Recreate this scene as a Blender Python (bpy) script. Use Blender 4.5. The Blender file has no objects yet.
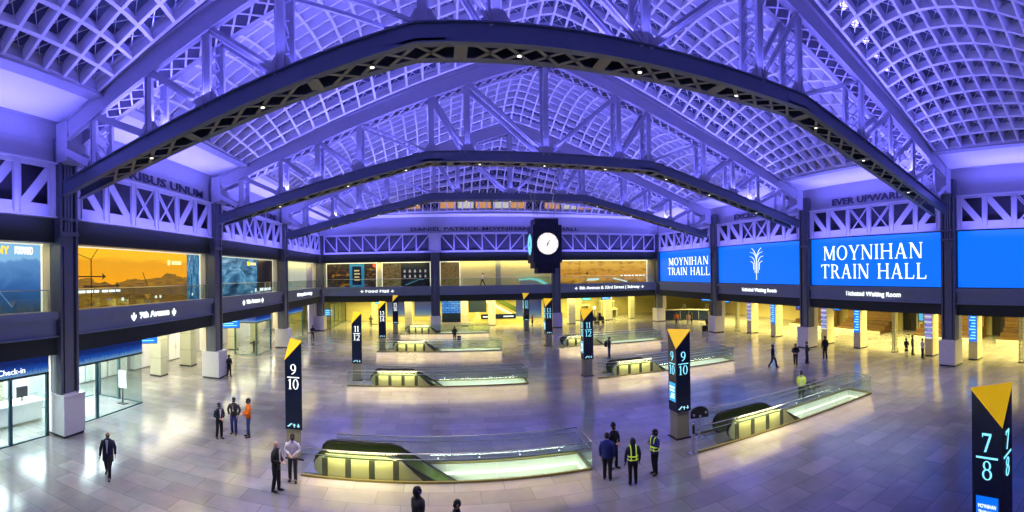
import bpy, bmesh, math, random
from mathutils import Vector, Matrix
random.seed(7)
SC = bpy.context.scene
COL = SC.collection
# ------------------------------------------------------------------ camera (a stitched cylindrical panorama)
FPX, HORIZON, PANX = 451.0, 273.3, 500.0
EYE = Vector((0.0, 0.0, 7.65))
YAW, ROLL = 60.0 / 451.0, 0.0142
cam = bpy.data.cameras.new('camera')
cam_ob = bpy.data.objects.new('camera', cam)
COL.objects.link(cam_ob)
cam.type = 'PANO'
cam.panorama_type = 'CENTRAL_CYLINDRICAL'
cam.central_cylindrical_range_u_min = -PANX / FPX
cam.central_cylindrical_range_u_max = (1024 - PANX) / FPX
cam.central_cylindrical_range_v_min = -(512 - HORIZON) / FPX
cam.central_cylindrical_range_v_max = HORIZON / FPX
cam.central_cylindrical_radius = 1.0
_f = Vector((math.sin(YAW), math.cos(YAW), 0))
_r = Vector((math.cos(YAW), -math.sin(YAW), 0))
_u = Vector((0, 0, 1))
_r2 = _r * math.cos(ROLL) - _u * math.sin(ROLL)
_u2 = _u * math.cos(ROLL) + _r * math.sin(ROLL)
cam_ob.matrix_world = Matrix(((_r2.x, _u2.x, -_f.x, EYE.x), (_r2.y, _u2.y, -_f.y, EYE.y), (_r2.z, _u2.z, -_f.z, EYE.z), (0, 0, 0, 1)))
cam.clip_end = 500
SC.camera = cam_ob
SC.view_settings.view_transform = 'Standard'
SC.view_settings.look = 'None'
SC.view_settings.gamma = 1.0
SC.view_settings.use_curve_mapping = False
SC.view_settings.exposure = 0.0
# ------------------------------------------------------------------ dusk sky
W = bpy.data.worlds.new('dusk_sky')
SC.world = W
W.use_nodes = True
_bg = W.node_tree.nodes['Background']
_bg.inputs[0].default_value = (0.045, 0.05, 0.22, 1)
_bg.inputs[1].default_value = 0.8

# ------------------------------------------------------------------ main dimensions
XL, XR, YB = -16.7, 32.2, 61.2
XC = 7.3
YT = [15.15, 30.45, 45.9]
Z_SLAB, Z_BEAM, Z_MEZ = 3.95, 4.82, 6.05
Z_OPEN, Z_G0, Z_G1, Z_FR = 9.4, 10.6, 13.25, 15.3
Z_E0, Z_E1, EAVE = 15.7, 16.4, 21.0

# ------------------------------------------------------------------ lights
def area(name, loc, aim, sx, sy, power, color, spread=180):
    l = bpy.data.lights.new(name, 'AREA')
    l.shape = 'RECTANGLE'; l.size = sx; l.size_y = sy
    l.energy = power; l.color = color; l.spread = math.radians(spread)
    o = bpy.data.objects.new(name, l); COL.objects.link(o)
    d = Vector(aim).normalized()
    # local X along world Y for side strips, along X otherwise
    z = -d
    ref = Vector((1, 0, 0)) if abs(d.x) < 0.9 else Vector((0, 1, 0))
    y = z.cross(ref).normalized(); x = y.cross(z).normalized()
    o.matrix_world = Matrix(((x.x, y.x, z.x, loc[0]), (x.y, y.y, z.y, loc[1]), (x.z, y.z, z.z, loc[2]), (0, 0, 0, 1)))
    return o
BLU = (0.155, 0.14, 1.0)
K_ROOF, K_FLOOR, K_WARM = 0.95, 0.8, 0.85
# blue-violet uplights standing on the wall girders, one long strip per bay
BAYS = [(0.6, 14.3), (16.0, 29.6), (31.3, 45.0), (46.8, 60.3)]
for y0, y1 in BAYS:
    yc = (y0 + y1) / 2; ln = y1 - y0 - 1.5
    for s, xw in ((1, XL), (-1, XR)):
        area('uplight_strip', (xw + s * 0.75, yc, 13.45), (s * 0.55, 0, 0.8), 0.35, ln, 620 * K_ROOF, BLU)
        area('girder_fill', (xw + s * 1.3, yc, 10.45), (-s * 0.75, 0, 0.75), 0.15, ln, 330 * K_ROOF, BLU, 150)  # added fill hung in mid-air off the wall to brighten the girders
for xc in (-9, 7.5, 24):
    area('uplight_strip', (xc, YB - 0.75, 13.45), (0, -0.55, 0.8), 14, 0.35, 560 * K_ROOF, BLU)
    area('girder_fill', (xc, YB - 1.3, 10.45), (0, 0.75, 0.75), 14, 0.15, 330 * K_ROOF, BLU, 150)
# strips between each truss's leaves, plus flanking ones added to brighten the skylight fins
for yc in YT:
    for (xa, za, xb, zb) in ((-20.5, 13.2, -8.2, 16.0), (-7.5, 16.05, 7.5, 16.05), (8.2, 16.0, 20.5, 13.2)):
        n = Vector((-(zb - za), 0, xb - xa)).normalized()
        L = math.hypot(xb - xa, zb - za)
        for sy in (-1, 1):
            area('truss_uplight', (XC + (xa + xb) / 2, yc + sy * 0.78, (za + zb) / 2 + 0.05), n + Vector((0, sy * 0.55, 0)), L, 0.25, 780 * K_ROOF, BLU, 150)
        area('truss_uplight', (XC + (xa + xb) / 2, yc + 0.2, (za + zb) / 2 + 0.05), n, L, 0.3, 260 * K_ROOF, BLU)
area('uplight_strip', (7.5, -0.6, 13.4), (0, 0.6, 0.8), 44, 0.35, 1900 * K_ROOF, BLU)  # added unseen strip behind the viewpoint, brightens the nearest skylight fins
# white downlights under the truss bottom chords
for yc in YT:
    for dx in (-18.5, -13.5, -9.5, -4.5, 0.0, 4.5, 9.5, 13.5, 18.5):
        zb = 15.05 - 0.228 * max(0, abs(dx) - 8)
        l = bpy.data.lights.new('truss_downlight', 'SPOT')
        l.energy = (4200 if dx < -9 else 3000 if dx > 9 else 1500) * K_FLOOR; l.color = (1.0, 0.9, 0.84); l.spot_size = math.radians(75); l.spot_blend = 0.9; l.shadow_soft_size = 0.15
        o = bpy.data.objects.new('truss_downlight', l); COL.objects.link(o); o.location = (XC + dx, yc, zb - 0.12)
WARM = (1.0, 0.83, 0.25)
COOL = (0.86, 0.97, 1.0)
# ceiling lights of the lower storey around the hall
area('concourse_light', (-20.3, 10.5, 3.88), (0, 0, -1), 5, 7, 2300 * K_WARM, COOL)
area('concourse_light', (-20.3, 19.0, 3.88), (0, 0, -1), 5, 5, 2300 * K_WARM, COOL)
area('concourse_light', (-19.9, 27.5, 3.88), (0, 0, -1), 5, 9, 850 * K_WARM, (1, .93, .68))
area('concourse_light', (-20.0, 40.0, 3.88), (0, 0, -1), 5, 12, 1400 * K_WARM, (1, .9, .56))
area('concourse_light', (-20.0, 54.0, 3.88), (0, 0, -1), 5, 10, 1500 * K_WARM, (1, .9, .62))
for xc in (-8, 8, 24):
    area('concourse_light', (xc, 68.0, 3.88), (0, 0, -1), 14, 10, 4200 * K_WARM, WARM, 160)
for yc in (7, 22, 38, 54):
    area('concourse_light', (39.5, yc, 3.88), (0, 0, -1), 9, 13, 4700 * K_WARM, WARM, 150)
# mezzanine ceiling lights
for xc in (-9, 8, 24):
    area('gallery_light', (xc, 62.1, 9.35), (0, 0, -1), 14, 1.2, 330 * K_WARM, (1, .9, .4))
for yc in (8, 23, 38, 54):
    area('gallery_light', (-17.1, yc, 9.35), (0, 0, -1), 0.6, 12, 200 * K_WARM, WARM)

# ------------------------------------------------------------------ materials
MATS = {}
def mat(name, col, rough=0.5, metal=0.0, noise=0.0, scale=6.0, emit=None, estr=1.0, bump=0.0, coat=0.0):
    if name in MATS: return MATS[name]
    m = bpy.data.materials.new(name); m.use_nodes = True
    nt = m.node_tree; p = nt.nodes['Principled BSDF']
    c = (col[0], col[1], col[2], 1)
    p.inputs['Base Color'].default_value = c
    p.inputs['Roughness'].default_value = rough
    p.inputs['Metallic'].default_value = metal
    p.inputs['Coat Weight'].default_value = coat
    if noise or bump:
        tc = nt.nodes.new('ShaderNodeTexCoord')
        n = nt.nodes.new('ShaderNodeTexNoise'); n.inputs['Scale'].default_value = scale; n.inputs['Detail'].default_value = 4
        nt.links.new(tc.outputs['Object'], n.inputs['Vector'])
        if noise:
            mx = nt.nodes.new('ShaderNodeMix'); mx.data_type = 'RGBA'
            mx.inputs[6].default_value = tuple(max(0, v * (1 - noise)) for v in col) + (1,)
            mx.inputs[7].default_value = tuple(min(1, v * (1 + noise)) for v in col) + (1,)
            nt.links.new(n.outputs['Fac'], mx.inputs[0]); nt.links.new(mx.outputs[2], p.inputs['Base Color'])
        if bump:
            b = nt.nodes.new('ShaderNodeBump'); b.inputs['Strength'].default_value = bump
            nt.links.new(n.outputs['Fac'], b.inputs['Height']); nt.links.new(b.outputs[0], p.inputs['Normal'])
    if emit:
        p.inputs['Emission Color'].default_value = (emit[0], emit[1], emit[2], 1)
        p.inputs['Emission Strength'].default_value = estr
    MATS[name] = m
    return m
def glow(name, col, s=1.0):
    return mat(name, tuple(v * 0.3 for v in col), 0.5, emit=col, estr=s)
def glass(name, tint, refl=0.12, rough=0.02):
    if name in MATS: return MATS[name]
    m = bpy.data.materials.new(name); m.use_nodes = True
    nt = m.node_tree; nt.nodes.clear()
    o = nt.nodes.new('ShaderNodeOutputMaterial'); mx = nt.nodes.new('ShaderNodeMixShader')
    t = nt.nodes.new('ShaderNodeBsdfTransparent'); t.inputs[0].default_value = tint + (1,)
    g = nt.nodes.new('ShaderNodeBsdfGlossy'); g.inputs['Roughness'].default_value = rough
    lw = nt.nodes.new('ShaderNodeLayerWeight'); lw.inputs[0].default_value = 0.25
    ma = nt.nodes.new('ShaderNodeMath'); ma.operation = 'MULTIPLY_ADD'; ma.inputs[1].default_value = 0.4; ma.inputs[2].default_value = refl
    ma.use_clamp = True
    nt.links.new(lw.outputs['Fresnel'], ma.inputs[0]); nt.links.new(ma.outputs[0], mx.inputs[0])
    nt.links.new(t.outputs[0], mx.inputs[1]); nt.links.new(g.outputs[0], mx.inputs[2]); nt.links.new(mx.outputs[0], o.inputs[0])
    MATS[name] = m
    return m
STEEL = mat('painted_steel', (0.34, 0.34, 0.37), 0.45, 0.0, 0.08, 3)
GIRDER = mat('pale_painted_steel', (0.52, 0.52, 0.56), 0.45, 0.0, 0.06, 3)
COVE = mat('white_cove_plaster', (0.78, 0.78, 0.80), 0.7)
STEEL_SHADED = mat('shaded_chord_steel', (0.09, 0.115, 0.145), 0.42, 0.0, 0.15, 2)  # for the bottom chords; the shade on them is put into the colour
COLM = mat('column_paint', (0.10, 0.118, 0.13), 0.42, 0.0, 0.15, 2)
FASCIA = mat('slate_blue_steel_plate', (0.205, 0.25, 0.265), 0.45, 0.0, 0.1, 2)
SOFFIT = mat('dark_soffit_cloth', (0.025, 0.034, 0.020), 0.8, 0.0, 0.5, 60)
PLASTER = mat('frieze_plaster', (0.36, 0.36, 0.40), 0.7, 0, 0.05, 2)
STONE = mat('pale_plinth_stone', (0.60, 0.59, 0.57), 0.35, 0, 0.08, 4)
CREAM = mat('cream_wall_panel', (0.62, 0.57, 0.42), 0.55, 0, 0.08, 2)
OLIVE = mat('sage_pillar_cladding', (0.42, 0.42, 0.28), 0.5, 0, 0.08, 3)
WHITE = mat('white_panel', (0.75, 0.76, 0.76), 0.4, 0, 0.04, 3)
BLACK = mat('black_plastic', (0.012, 0.012, 0.014), 0.4)
NAVY = mat('navy_panel', (0.008, 0.018, 0.05), 0.25)
YELLOW = mat('yellow_panel', (0.95, 0.58, 0.01), 0.4, emit=(1.0, 0.58, 0.0), estr=0.5)
GLASS = glass('clear_glass', (0.90, 0.96, 0.94), 0.025)
GLASS_ROOF = glass('skylight_glass', (0.55, 0.62, 0.95), 0.10)
LETTER_W = glow('lit_white_letter', (0.95, 1.0, 1.0), 1.6)
LETTER_C = glow('lit_cyan_letter', (0.25, 0.80, 1.0), 1.2)
LETTER_D = mat('dark_raised_letter', (0.05, 0.05, 0.10), 0.5)
SCREEN_BLUE = glow('blue_screen', (0.0, 0.17, 0.95), 1.0)
HANDRAIL = mat('rubber_handrail', (0.02, 0.022, 0.02), 0.35)
BRASS = mat('bronze_frame', (0.23, 0.20, 0.07), 0.35, 0.6)
BRUSHED = mat('brushed_steel', (0.55, 0.55, 0.52), 0.3, 0.8)
LAMP = glow('lamp_lens', (1.0, 0.95, 0.75), 2.5)

# ------------------------------------------------------------------ mesh builder
def world_of(o):
    m = o.matrix_basis.copy()
    while o.parent:
        o = o.parent; m = o.matrix_basis @ m
    return m
class MB:
    def __init__(s): s.v = []; s.f = []; s.m = []; s.sm = []
    def add(s, vs, fs, mi=0, smooth=False):
        b = len(s.v); s.v += [tuple(v) for v in vs]
        for f in fs:
            s.f.append(tuple(b + i for i in f)); s.m.append(mi); s.sm.append(smooth)
        return s
    def box(s, x0, x1, y0, y1, z0, z1, mi=0):
        if x1 < x0: x0, x1 = x1, x0
        if y1 < y0: y0, y1 = y1, y0
        if z1 < z0: z0, z1 = z1, z0
        return s.add([(x0, y0, z0), (x1, y0, z0), (x1, y1, z0), (x0, y1, z0), (x0, y0, z1), (x1, y0, z1), (x1, y1, z1), (x0, y1, z1)],
              [(3, 2, 1, 0), (4, 5, 6, 7), (0, 1, 5, 4), (1, 2, 6, 5), (2, 3, 7, 6), (3, 0, 4, 7)], mi)
    def bar(s, p, q, w, h, up=(0, 0, 1), mi=0):
        p = Vector(p); q = Vector(q); d = (q - p).normalized(); up = Vector(up)
        a = d.cross(up)
        if a.length < 1e-4: a = d.cross(Vector((0, 1, 0)))
        a.normalize(); b = a.cross(d).normalized()
        a = a * (w / 2); b = b * (h / 2)
        vs = [p - a - b, p + a - b, p + a + b, p - a + b, q - a - b, q + a - b, q + a + b, q - a + b]
        return s.add(vs, [(0, 1, 2, 3), (7, 6, 5, 4), (0, 4, 5, 1), (1, 5, 6, 2), (2, 6, 7, 3), (3, 7, 4, 0)], mi)
    def tube(s, pts, r, n=8, mi=0, closed=False):
        pts = [Vector(p) for p in pts]; rings = []
        for i, p in enumerate(pts):
            if closed: d = pts[(i + 1) % len(pts)] - pts[i - 1]
            else: d = (pts[min(i + 1, len(pts) - 1)] - pts[max(i - 1, 0)])
            d.normalize()
            ref = Vector((0, 0, 1)) if abs(d.z) < 0.9 else Vector((0, 1, 0))
            a = d.cross(ref).normalized(); b = a.cross(d)
            rr = r[i] if isinstance(r, (list, tuple)) else r
            rings.append([p + (a * math.cos(2 * math.pi * k / n) + b * math.sin(2 * math.pi * k / n)) * rr for k in range(n)])
        vs = [v for R in rings for v in R]; fs = []
        m = len(rings)
        for i in range(m if closed else m - 1):
            j = (i + 1) % m
            for k in range(n):
                fs.append((i * n + k, i * n + (k + 1) % n, j * n + (k + 1) % n, j * n + k))
        if not closed:
            fs.append(tuple(range(n))[::-1]); fs.append(tuple((m - 1) * n + k for k in range(n)))
        return s.add(vs, fs, mi, True)
    def loft(s, cs, rs, n=12, mi=0, ref=(1, 0, 0), horiz=False):
        """rings of radii (rx, ry) through centres cs"""
        cs = [Vector(c) for c in cs]; vs = []; fs = []
        for i, c in enumerate(cs):
            d = (cs[min(i + 1, len(cs) - 1)] - cs[max(i - 1, 0)]).normalized()
            if horiz: a = Vector((1, 0, 0)); b = Vector((0, 1, 0))
            else:
                R = Vector(ref); b = d.cross(R)
                if b.length < 1e-3: b = d.cross(Vector((0, 1, 0)))
                b.normalize(); a = b.cross(d).normalized()
            rx, ry = rs[i] if isinstance(rs[i], tuple) else (rs[i], rs[i])
            for k in range(n):
                t = 2 * math.pi * k / n
                vs.append(c + a * (math.cos(t) * rx) + b * (math.sin(t) * ry))
        m = len(cs)
        for i in range(m - 1):
            for k in range(n):
                fs.append((i * n + k, i * n + (k + 1) % n, (i + 1) * n + (k + 1) % n, (i + 1) * n + k))
        fs.append(tuple(range(n))[::-1]); fs.append(tuple((m - 1) * n + k for k in range(n)))
        return s.add(vs, fs, mi, True)
    def ball(s, c, r, nu=12, nv=8, v0=0.0, v1=1.0, u0=0.0, u1=1.0, mi=0, rot=None):
        """ellipsoid patch; v 0..1 bottom to top, u 0..1 around (u=0.25 is -Y)"""
        c = Vector(c); vs = []; fs = []
        for j in range(nv + 1):
            ph = -math.pi / 2 + math.pi * (v0 + (v1 - v0) * j / nv)
            for i in range(nu + 1):
                th = -2 * math.pi * (u0 + (u1 - u0) * i / nu)
                d = Vector((math.cos(ph) * math.cos(th) * r[0], math.cos(ph) * math.sin(th) * r[1], math.sin(ph) * r[2]))
                if rot: d = rot @ d
                vs.append(c + d)
        for j in range(nv):
            for i in range(nu):
                a = j * (nu + 1) + i
                fs.append((a, a + nu + 1, a + nu + 2, a + 1))
        return s.add(vs, fs, mi, True)
    def prism(s, poly, org, xd, yd, depth, mi=0):
        """2-D polygon (counter-clockwise) swept along the normal xd x yd by depth"""
        xd = Vector(xd); yd = Vector(yd); nd = xd.cross(yd).normalized(); org = Vector(org)
        n = len(poly)
        b = [org + xd * x + yd * y for x, y in poly]; t = [p + nd * depth for p in b]
        fs = [tuple(range(n))[::-1], tuple(n + i for i in range(n))]
        for i in range(n):
            j = (i + 1) % n; fs.append((i, j, n + j, n + i))
        return s.add(b + t, fs, mi)
    def disc(s, c, nrm, r, depth, n=24, mi=0):
        nrm = Vector(nrm).normalized(); ref = Vector((0, 0, 1)) if abs(nrm.z) < 0.9 else Vector((1, 0, 0))
        x = ref.cross(nrm).normalized(); y = nrm.cross(x)
        return s.prism([(math.cos(2 * math.pi * k / n) * r, math.sin(2 * math.pi * k / n) * r) for k in range(n)], c, x, y, depth, mi)
    def text(s, txt, h, org, xd, yd, depth=0.03, align='C', width=None, bold=0.0, mi=0):
        cu = bpy.data.curves.new('lettering_curve', 'FONT'); cu.body = txt; cu.size = 1.0; cu.extrude = 0.0; cu.offset = bold; cu.resolution_u = 2
        o = bpy.data.objects.new('lettering_curve', cu)
        me = o.to_mesh()
        vs = [v.co.copy() for v in me.vertices]; fs = [tuple(p.vertices) for p in me.polygons]
        o.to_mesh_clear(); bpy.data.objects.remove(o); bpy.data.curves.remove(cu)
        if not vs: return s
        x0 = min(v.x for v in vs); x1 = max(v.x for v in vs)
        k = h / 0.69; kx = k
        if width: kx = width / (x1 - x0)
        w = (x1 - x0) * kx
        off = {'L': 0, 'C': -w / 2, 'R': -w}[align]
        xd = Vector(xd); yd = Vector(yd); nd = xd.cross(yd).normalized(); org = Vector(org)
        P = [org + xd * ((v.x - x0) * kx + off) + yd * (v.y * k) for v in vs]
        n = len(P)
        # front and back sheets joined by their border
        edges = {}
        for f in fs:
            for i in range(len(f)):
                e = (f[i], f[(i + 1) % len(f)]); edges[e] = edges.get(e, 0) + 1
        allf = [tuple(n + i for i in f) for f in fs] + [tuple(reversed(f)) for f in fs]
        for (a, b) in edges:
            if (b, a) not in edges: allf.append((a, b, n + b, n + a))
        return s.add(P + [p + nd * depth for p in P], allf, mi)
    def build(s, name, mats, parent=None, smooth=None, auto_origin=True):
        me = bpy.data.meshes.new(name)
        vs = [Vector(v) for v in s.v]
        o = bpy.data.objects.new(name, me); COL.objects.link(o)
        if parent is not None:
            o.parent = parent
            inv = world_of(parent).inverted(); vs = [inv @ v for v in vs]
        elif vs:
            c = Vector(((min(v.x for v in vs) + max(v.x for v in vs)) / 2, (min(v.y for v in vs) + max(v.y for v in vs)) / 2, min(v.z for v in vs)))
            o.location = c; vs = [v - c for v in vs]
        me.from_pydata([tuple(v) for v in vs], [], s.f)
        if not isinstance(mats, (list, tuple)): mats = [mats]
        for m in mats: me.materials.append(m)
        me.polygons.foreach_set('material_index', s.m)
        me.polygons.foreach_set('use_smooth', s.sm)
        me.update()
        return o
def tag(o, label, cat, group=None, kind=None):
    if label: o['label'] = label
    if cat: o['category'] = cat
    if group: o['group'] = group
    if kind: o['kind'] = kind
    return o
def thing(name, label, cat, loc=(0, 0, 0), rz=0.0, group=None):
    o = bpy.data.objects.new(name, None); COL.objects.link(o)
    o.empty_display_size = 0.3
    o.location = loc; o.rotation_euler = (0, 0, rz)
    return tag(o, label, cat, group)
def struct(name, mb, m, parent=None):
    o = mb.build(name, m, parent)
    if parent is None: o['kind'] = 'structure'
    return o
def dup(root, loc, rz=None, label=None, group=None):
    r = root.copy(); COL.objects.link(r); r.location = loc
    if rz is not None: r.rotation_euler = (0, 0, rz)
    if label: r['label'] = label
    if group: r['group'] = group
    for ch in list(root.children):
        c = ch.copy(); COL.objects.link(c); c.parent = r
        for g in list(ch.children):
            d = g.copy(); COL.objects.link(d); d.parent = c
    return r
# ------------------------------------------------------------------ serif capitals and old-style figures drawn from strokes
def _st(x, y0, y1, w, s=0.07, top=True, bot=True):
    P = [[(x, y0), (x + w, y0), (x + w, y1), (x, y1)]]
    if bot: P.append([(x - s, y0), (x + w + s, y0), (x + w + s, y0 + .045), (x - s, y0 + .045)])
    if top: P.append([(x - s, y1 - .045), (x + w + s, y1 - .045), (x + w + s, y1), (x - s, y1)])
    return P
def _dg(x0, y0, x1, y1, w): return [[(x0, y0), (x0 + w, y0), (x1 + w, y1), (x1, y1)]]
def _rg(cx, cy, rx, ry, tw, th, a0=0, a1=360, n=20):
    out = []
    for i in range(n):
        t0 = math.radians(a0 + (a1 - a0) * i / n); t1 = math.radians(a0 + (a1 - a0) * (i + 1) / n)
        o0 = (cx + rx * math.cos(t0), cy + ry * math.sin(t0)); o1 = (cx + rx * math.cos(t1), cy + ry * math.sin(t1))
        i0 = (cx + (rx - tw) * math.cos(t0), cy + (ry - th) * math.sin(t0)); i1 = (cx + (rx - tw) * math.cos(t1), cy + (ry - th) * math.sin(t1))
        out.append([i0, o0, o1, i1])
    return out
T, N_ = .125, .055
GL = {
 'M': (1.02, _st(.07, 0, 1, N_, .06, False) + _dg(.46, .08, .06, 1, .15) + _dg(.48, .08, .84, 1, .07) + _st(.82, 0, 1, T, .06, False) + [[(.0, .955), (.2, .955), (.2, 1), (.0, 1)], [(.84, .955), (1.02, .955), (1.02, 1), (.84, 1)]]),
 'O': (.92, _rg(.46, .5, .44, .515, T, .05)),
 'Y': (.86, _dg(.36, .42, .04, 1, .15) + _dg(.42, .42, .72, 1, .07) + _st(.365, 0, .46, T, .08, False) + [[(0, .955), (.27, .955), (.27, 1), (0, 1)], [(.64, .955), (.86, .955), (.86, 1), (.64, 1)]]),
 'N': (.94, _st(.1, 0, 1, N_, .07, False) + _dg(.68, .0, .06, 1, .16) + _st(.78, 0, 1, N_, .08, True, False) + [[(0, .955), (.2, .955), (.2, 1), (0, 1)]]),
 'I': (.3, _st(.085, 0, 1, T)),
 'H': (.94, _st(.08, 0, 1, T) + _st(.72, 0, 1, T) + [[(.2, .49), (.75, .49), (.75, .545), (.2, .545)]]),
 'A': (.9, _dg(.07, 0, .40, 1, .065) + _dg(.66, 0, .37, 1, .15) + [[(.2, .3), (.66, .3), (.66, .35), (.2, .35)], [(0, 0), (.21, 0), (.21, .045), (0, .045)], [(.6, 0), (.9, 0), (.9, .045), (.6, .045)]]),
 'T': (.8, _st(.33, 0, 1, T, .08, False) + [[(.02, .945), (.78, .945), (.78, 1), (.02, 1)], [(.02, .8), (.06, .8), (.09, .95), (.02, .95)], [(.74, .8), (.78, .8), (.78, .95), (.71, .95)]]),
 'R': (.84, _st(.08, 0, 1, T) + _rg(.3, .74, .36, .26, T, .05, -90, 90, 12) + _dg(.64, 0, .34, .5, .15) + [[(.15, .95), (.32, .95), (.32, 1), (.15, 1)], [(.15, .48), (.34, .48), (.34, .53), (.15, .53)], [(.66, 0), (.86, 0), (.86, .04), (.66, .04)]]),
 'L': (.74, _st(.08, 0, 1, T) + [[(.15, 0), (.68, 0), (.68, .05), (.15, .05)], [(.6, .04), (.68, .04), (.71, .24), (.67, .24)]]),
 ' ': (.42, []),
 '0': (.62, _rg(.31, .5, .29, .51, .12, .05)),
 '1': (.42, _st(.15, 0, 1, .12, .09, False) + [[(.02, .8), (.2, .9), (.2, 1), (.02, .86)]]),
 '2': (.62, _rg(.3, .7, .27, .31, .11, .07, -30, 170, 12) + _dg(.05, .05, .43, .56, .12) + [[(.04, 0), (.56, 0), (.58, .2), (.54, .2), (.52, .1), (.04, .1)]]),
 '3': (.6, _rg(.28, .76, .25, .25, .11, .06, -90, 160, 12) + _rg(.27, .27, .29, .29, .12, .06, -165, 90, 14)),
 '4': (.64, _dg(.03, .28, .36, 1, .08) + _st(.37, 0, 1, .12, .06, False) + [[(.03, .24), (.6, .24), (.6, .31), (.03, .31)]]),
 '5': (.6, [[(.1, .88), (.52, .88), (.54, 1), (.1, 1)], [(.1, .5), (.16, .5), (.16, .95), (.1, .95)]] + _rg(.26, .3, .3, .31, .12, .06, -160, 120, 14)),
 '6': (.62, _rg(.31, .32, .29, .33, .12, .06) + _rg(.52, .4, .5, .61, .12, .07, 95, 190, 10)),
 '7': (.6, [[(.04, .88), (.56, .88), (.56, 1), (.04, 1)], [(.04, .78), (.08, .78), (.1, .9), (.04, .9)]] + _dg(.14, 0, .45, .9, .12)),
 '8': (.6, _rg(.3, .76, .23, .25, .1, .05) + _rg(.3, .28, .28, .29, .11, .05)),
 '9': (.62, _rg(.31, .68, .29, .33, .12, .06) + _rg(.1, .6, .5, .61, .12, .07, -85, 10, 10)),
}
def serif(mb, txt, h, org, xd, yd, depth=0.03, width=None, space=.1, mi=0):
    tot = sum(GL[c][0] + space for c in txt) - space
    k = (width / tot) if width else h
    xd = Vector(xd); yd = Vector(yd); org = Vector(org); x = -tot / 2
    for c in txt:
        for pl in GL[c][1]:
            q = [((px + x) * k, py * h) for px, py in pl]
            ar = sum(q[i][0] * q[(i + 1) % len(q)][1] - q[(i + 1) % len(q)][0] * q[i][1] for i in range(len(q)))
            mb.prism(q if ar > 0 else q[::-1], org, xd, yd, depth, mi)
        x += GL[c][0] + space
    return mb

# ------------------------------------------------------------------ polished stone floor
m = bpy.data.materials.new('polished_stone_tiles'); m.use_nodes = True
nt = m.node_tree; p = nt.nodes['Principled BSDF']
tc = nt.nodes.new('ShaderNodeTexCoord'); br = nt.nodes.new('ShaderNodeTexBrick')
br.inputs['Scale'].default_value = 1.0; br.offset = 0.5
br.inputs['Brick Width'].default_value = 1.8; br.inputs['Row Height'].default_value = 0.9
br.inputs['Mortar Size'].default_value = 0.012; br.inputs['Mortar Smooth'].default_value = 0.3; br.inputs['Bias'].default_value = -0.1
br.inputs['Color1'].default_value = (0.27, 0.252, 0.218, 1); br.inputs['Color2'].default_value = (0.19, 0.18, 0.16, 1); br.inputs['Mortar'].default_value = (0.12, 0.115, 0.112, 1)
ns = nt.nodes.new('ShaderNodeTexNoise'); ns.inputs['Scale'].default_value = 0.9; ns.inputs['Detail'].default_value = 6
mx = nt.nodes.new('ShaderNodeMix'); mx.data_type = 'RGBA'; mx.blend_type = 'OVERLAY'; mx.inputs[0].default_value = 0.5
nt.links.new(tc.outputs['Object'], br.inputs['Vector']); nt.links.new(tc.outputs['Object'], ns.inputs['Vector'])
nt.links.new(br.outputs['Color'], mx.inputs[6]); nt.links.new(ns.outputs['Color'], mx.inputs[7])
hs = nt.nodes.new('ShaderNodeHueSaturation'); hs.inputs['Saturation'].default_value = 0.35
nt.links.new(mx.outputs[2], hs.inputs['Color']); nt.links.new(hs.outputs[0], p.inputs['Base Color'])
p.inputs['Roughness'].default_value = 0.16; p.inputs['Specular IOR Level'].default_value = 0.5
FLOOR = m
# escalator wells: (x0, x1, y0, y1) of each opening
WELLS = [(-3.3, 5.6, 16.55, 18.2), (-3.3, 5.9, 30.65, 32.3), (-3.3, 6.0, 44.5, 46.1), (-3.3, 6.2, 58.0, 59.6),
         (13.4, 22.4, 16.0, 17.65), (13.6, 23.0, 30.45, 32.1), (13.9, 23.5, 44.5, 46.1)]
xs = sorted(set([-34, 60] + [v for w in WELLS for v in w[:2]])); ys = sorted(set([-4, 95] + [v for w in WELLS for v in w[2:]]))
mb = MB()
idx = {}
for i, x in enumerate(xs):
    for j, y in enumerate(ys):
        idx[i, j] = len(mb.v); mb.v.append((x, y, 0))
for i in range(len(xs) - 1):
    for j in range(len(ys) - 1):
        cx, cy = (xs[i] + xs[i + 1]) / 2, (ys[j] + ys[j + 1]) / 2
        if any(w[0] < cx < w[1] and w[2] < cy < w[3] for w in WELLS): continue
        mb.f.append((idx[i, j], idx[i + 1, j], idx[i + 1, j + 1], idx[i, j + 1])); mb.m.append(0); mb.sm.append(False)
struct('floor', mb, FLOOR)

# ------------------------------------------------------------------ outer walls
SLABW = mat('warm_ceiling_panel', (0.5, 0.47, 0.38), 0.7)
# left
mb = MB()
mb.box(-24.2, -24.0, -4, 78, 0, Z_SLAB)                         # far wall of the lower storey
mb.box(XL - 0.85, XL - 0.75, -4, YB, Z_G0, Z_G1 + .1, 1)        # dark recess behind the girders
mb.box(XL - 0.85, XL - 0.05, -4, YB, Z_G1 + .02, Z_FR, 0)       # frieze
mb.add([(XL - .1, -4, Z_FR + .1), (XL - .1, YB, Z_FR + .1), (XC - EAVE, YB, Z_E0 + .05), (XC - EAVE, -4, Z_E0 + .05)], [(0, 1, 2, 3)], 2)
mb.box(XL - .2, XL + .02, -4, YB, Z_FR, Z_FR + .12, 0)
mb.box(XL - .12, XL - .02, -4, YB, 14.28, 14.36, 0)
mb.box(XL - .2, XL + .08, -4, YB, Z_G1 + .04, Z_G1 + .14, 0)
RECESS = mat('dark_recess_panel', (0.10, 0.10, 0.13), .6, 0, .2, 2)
wl = struct('wall_left', mb, [PLASTER, RECESS, COVE])
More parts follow.
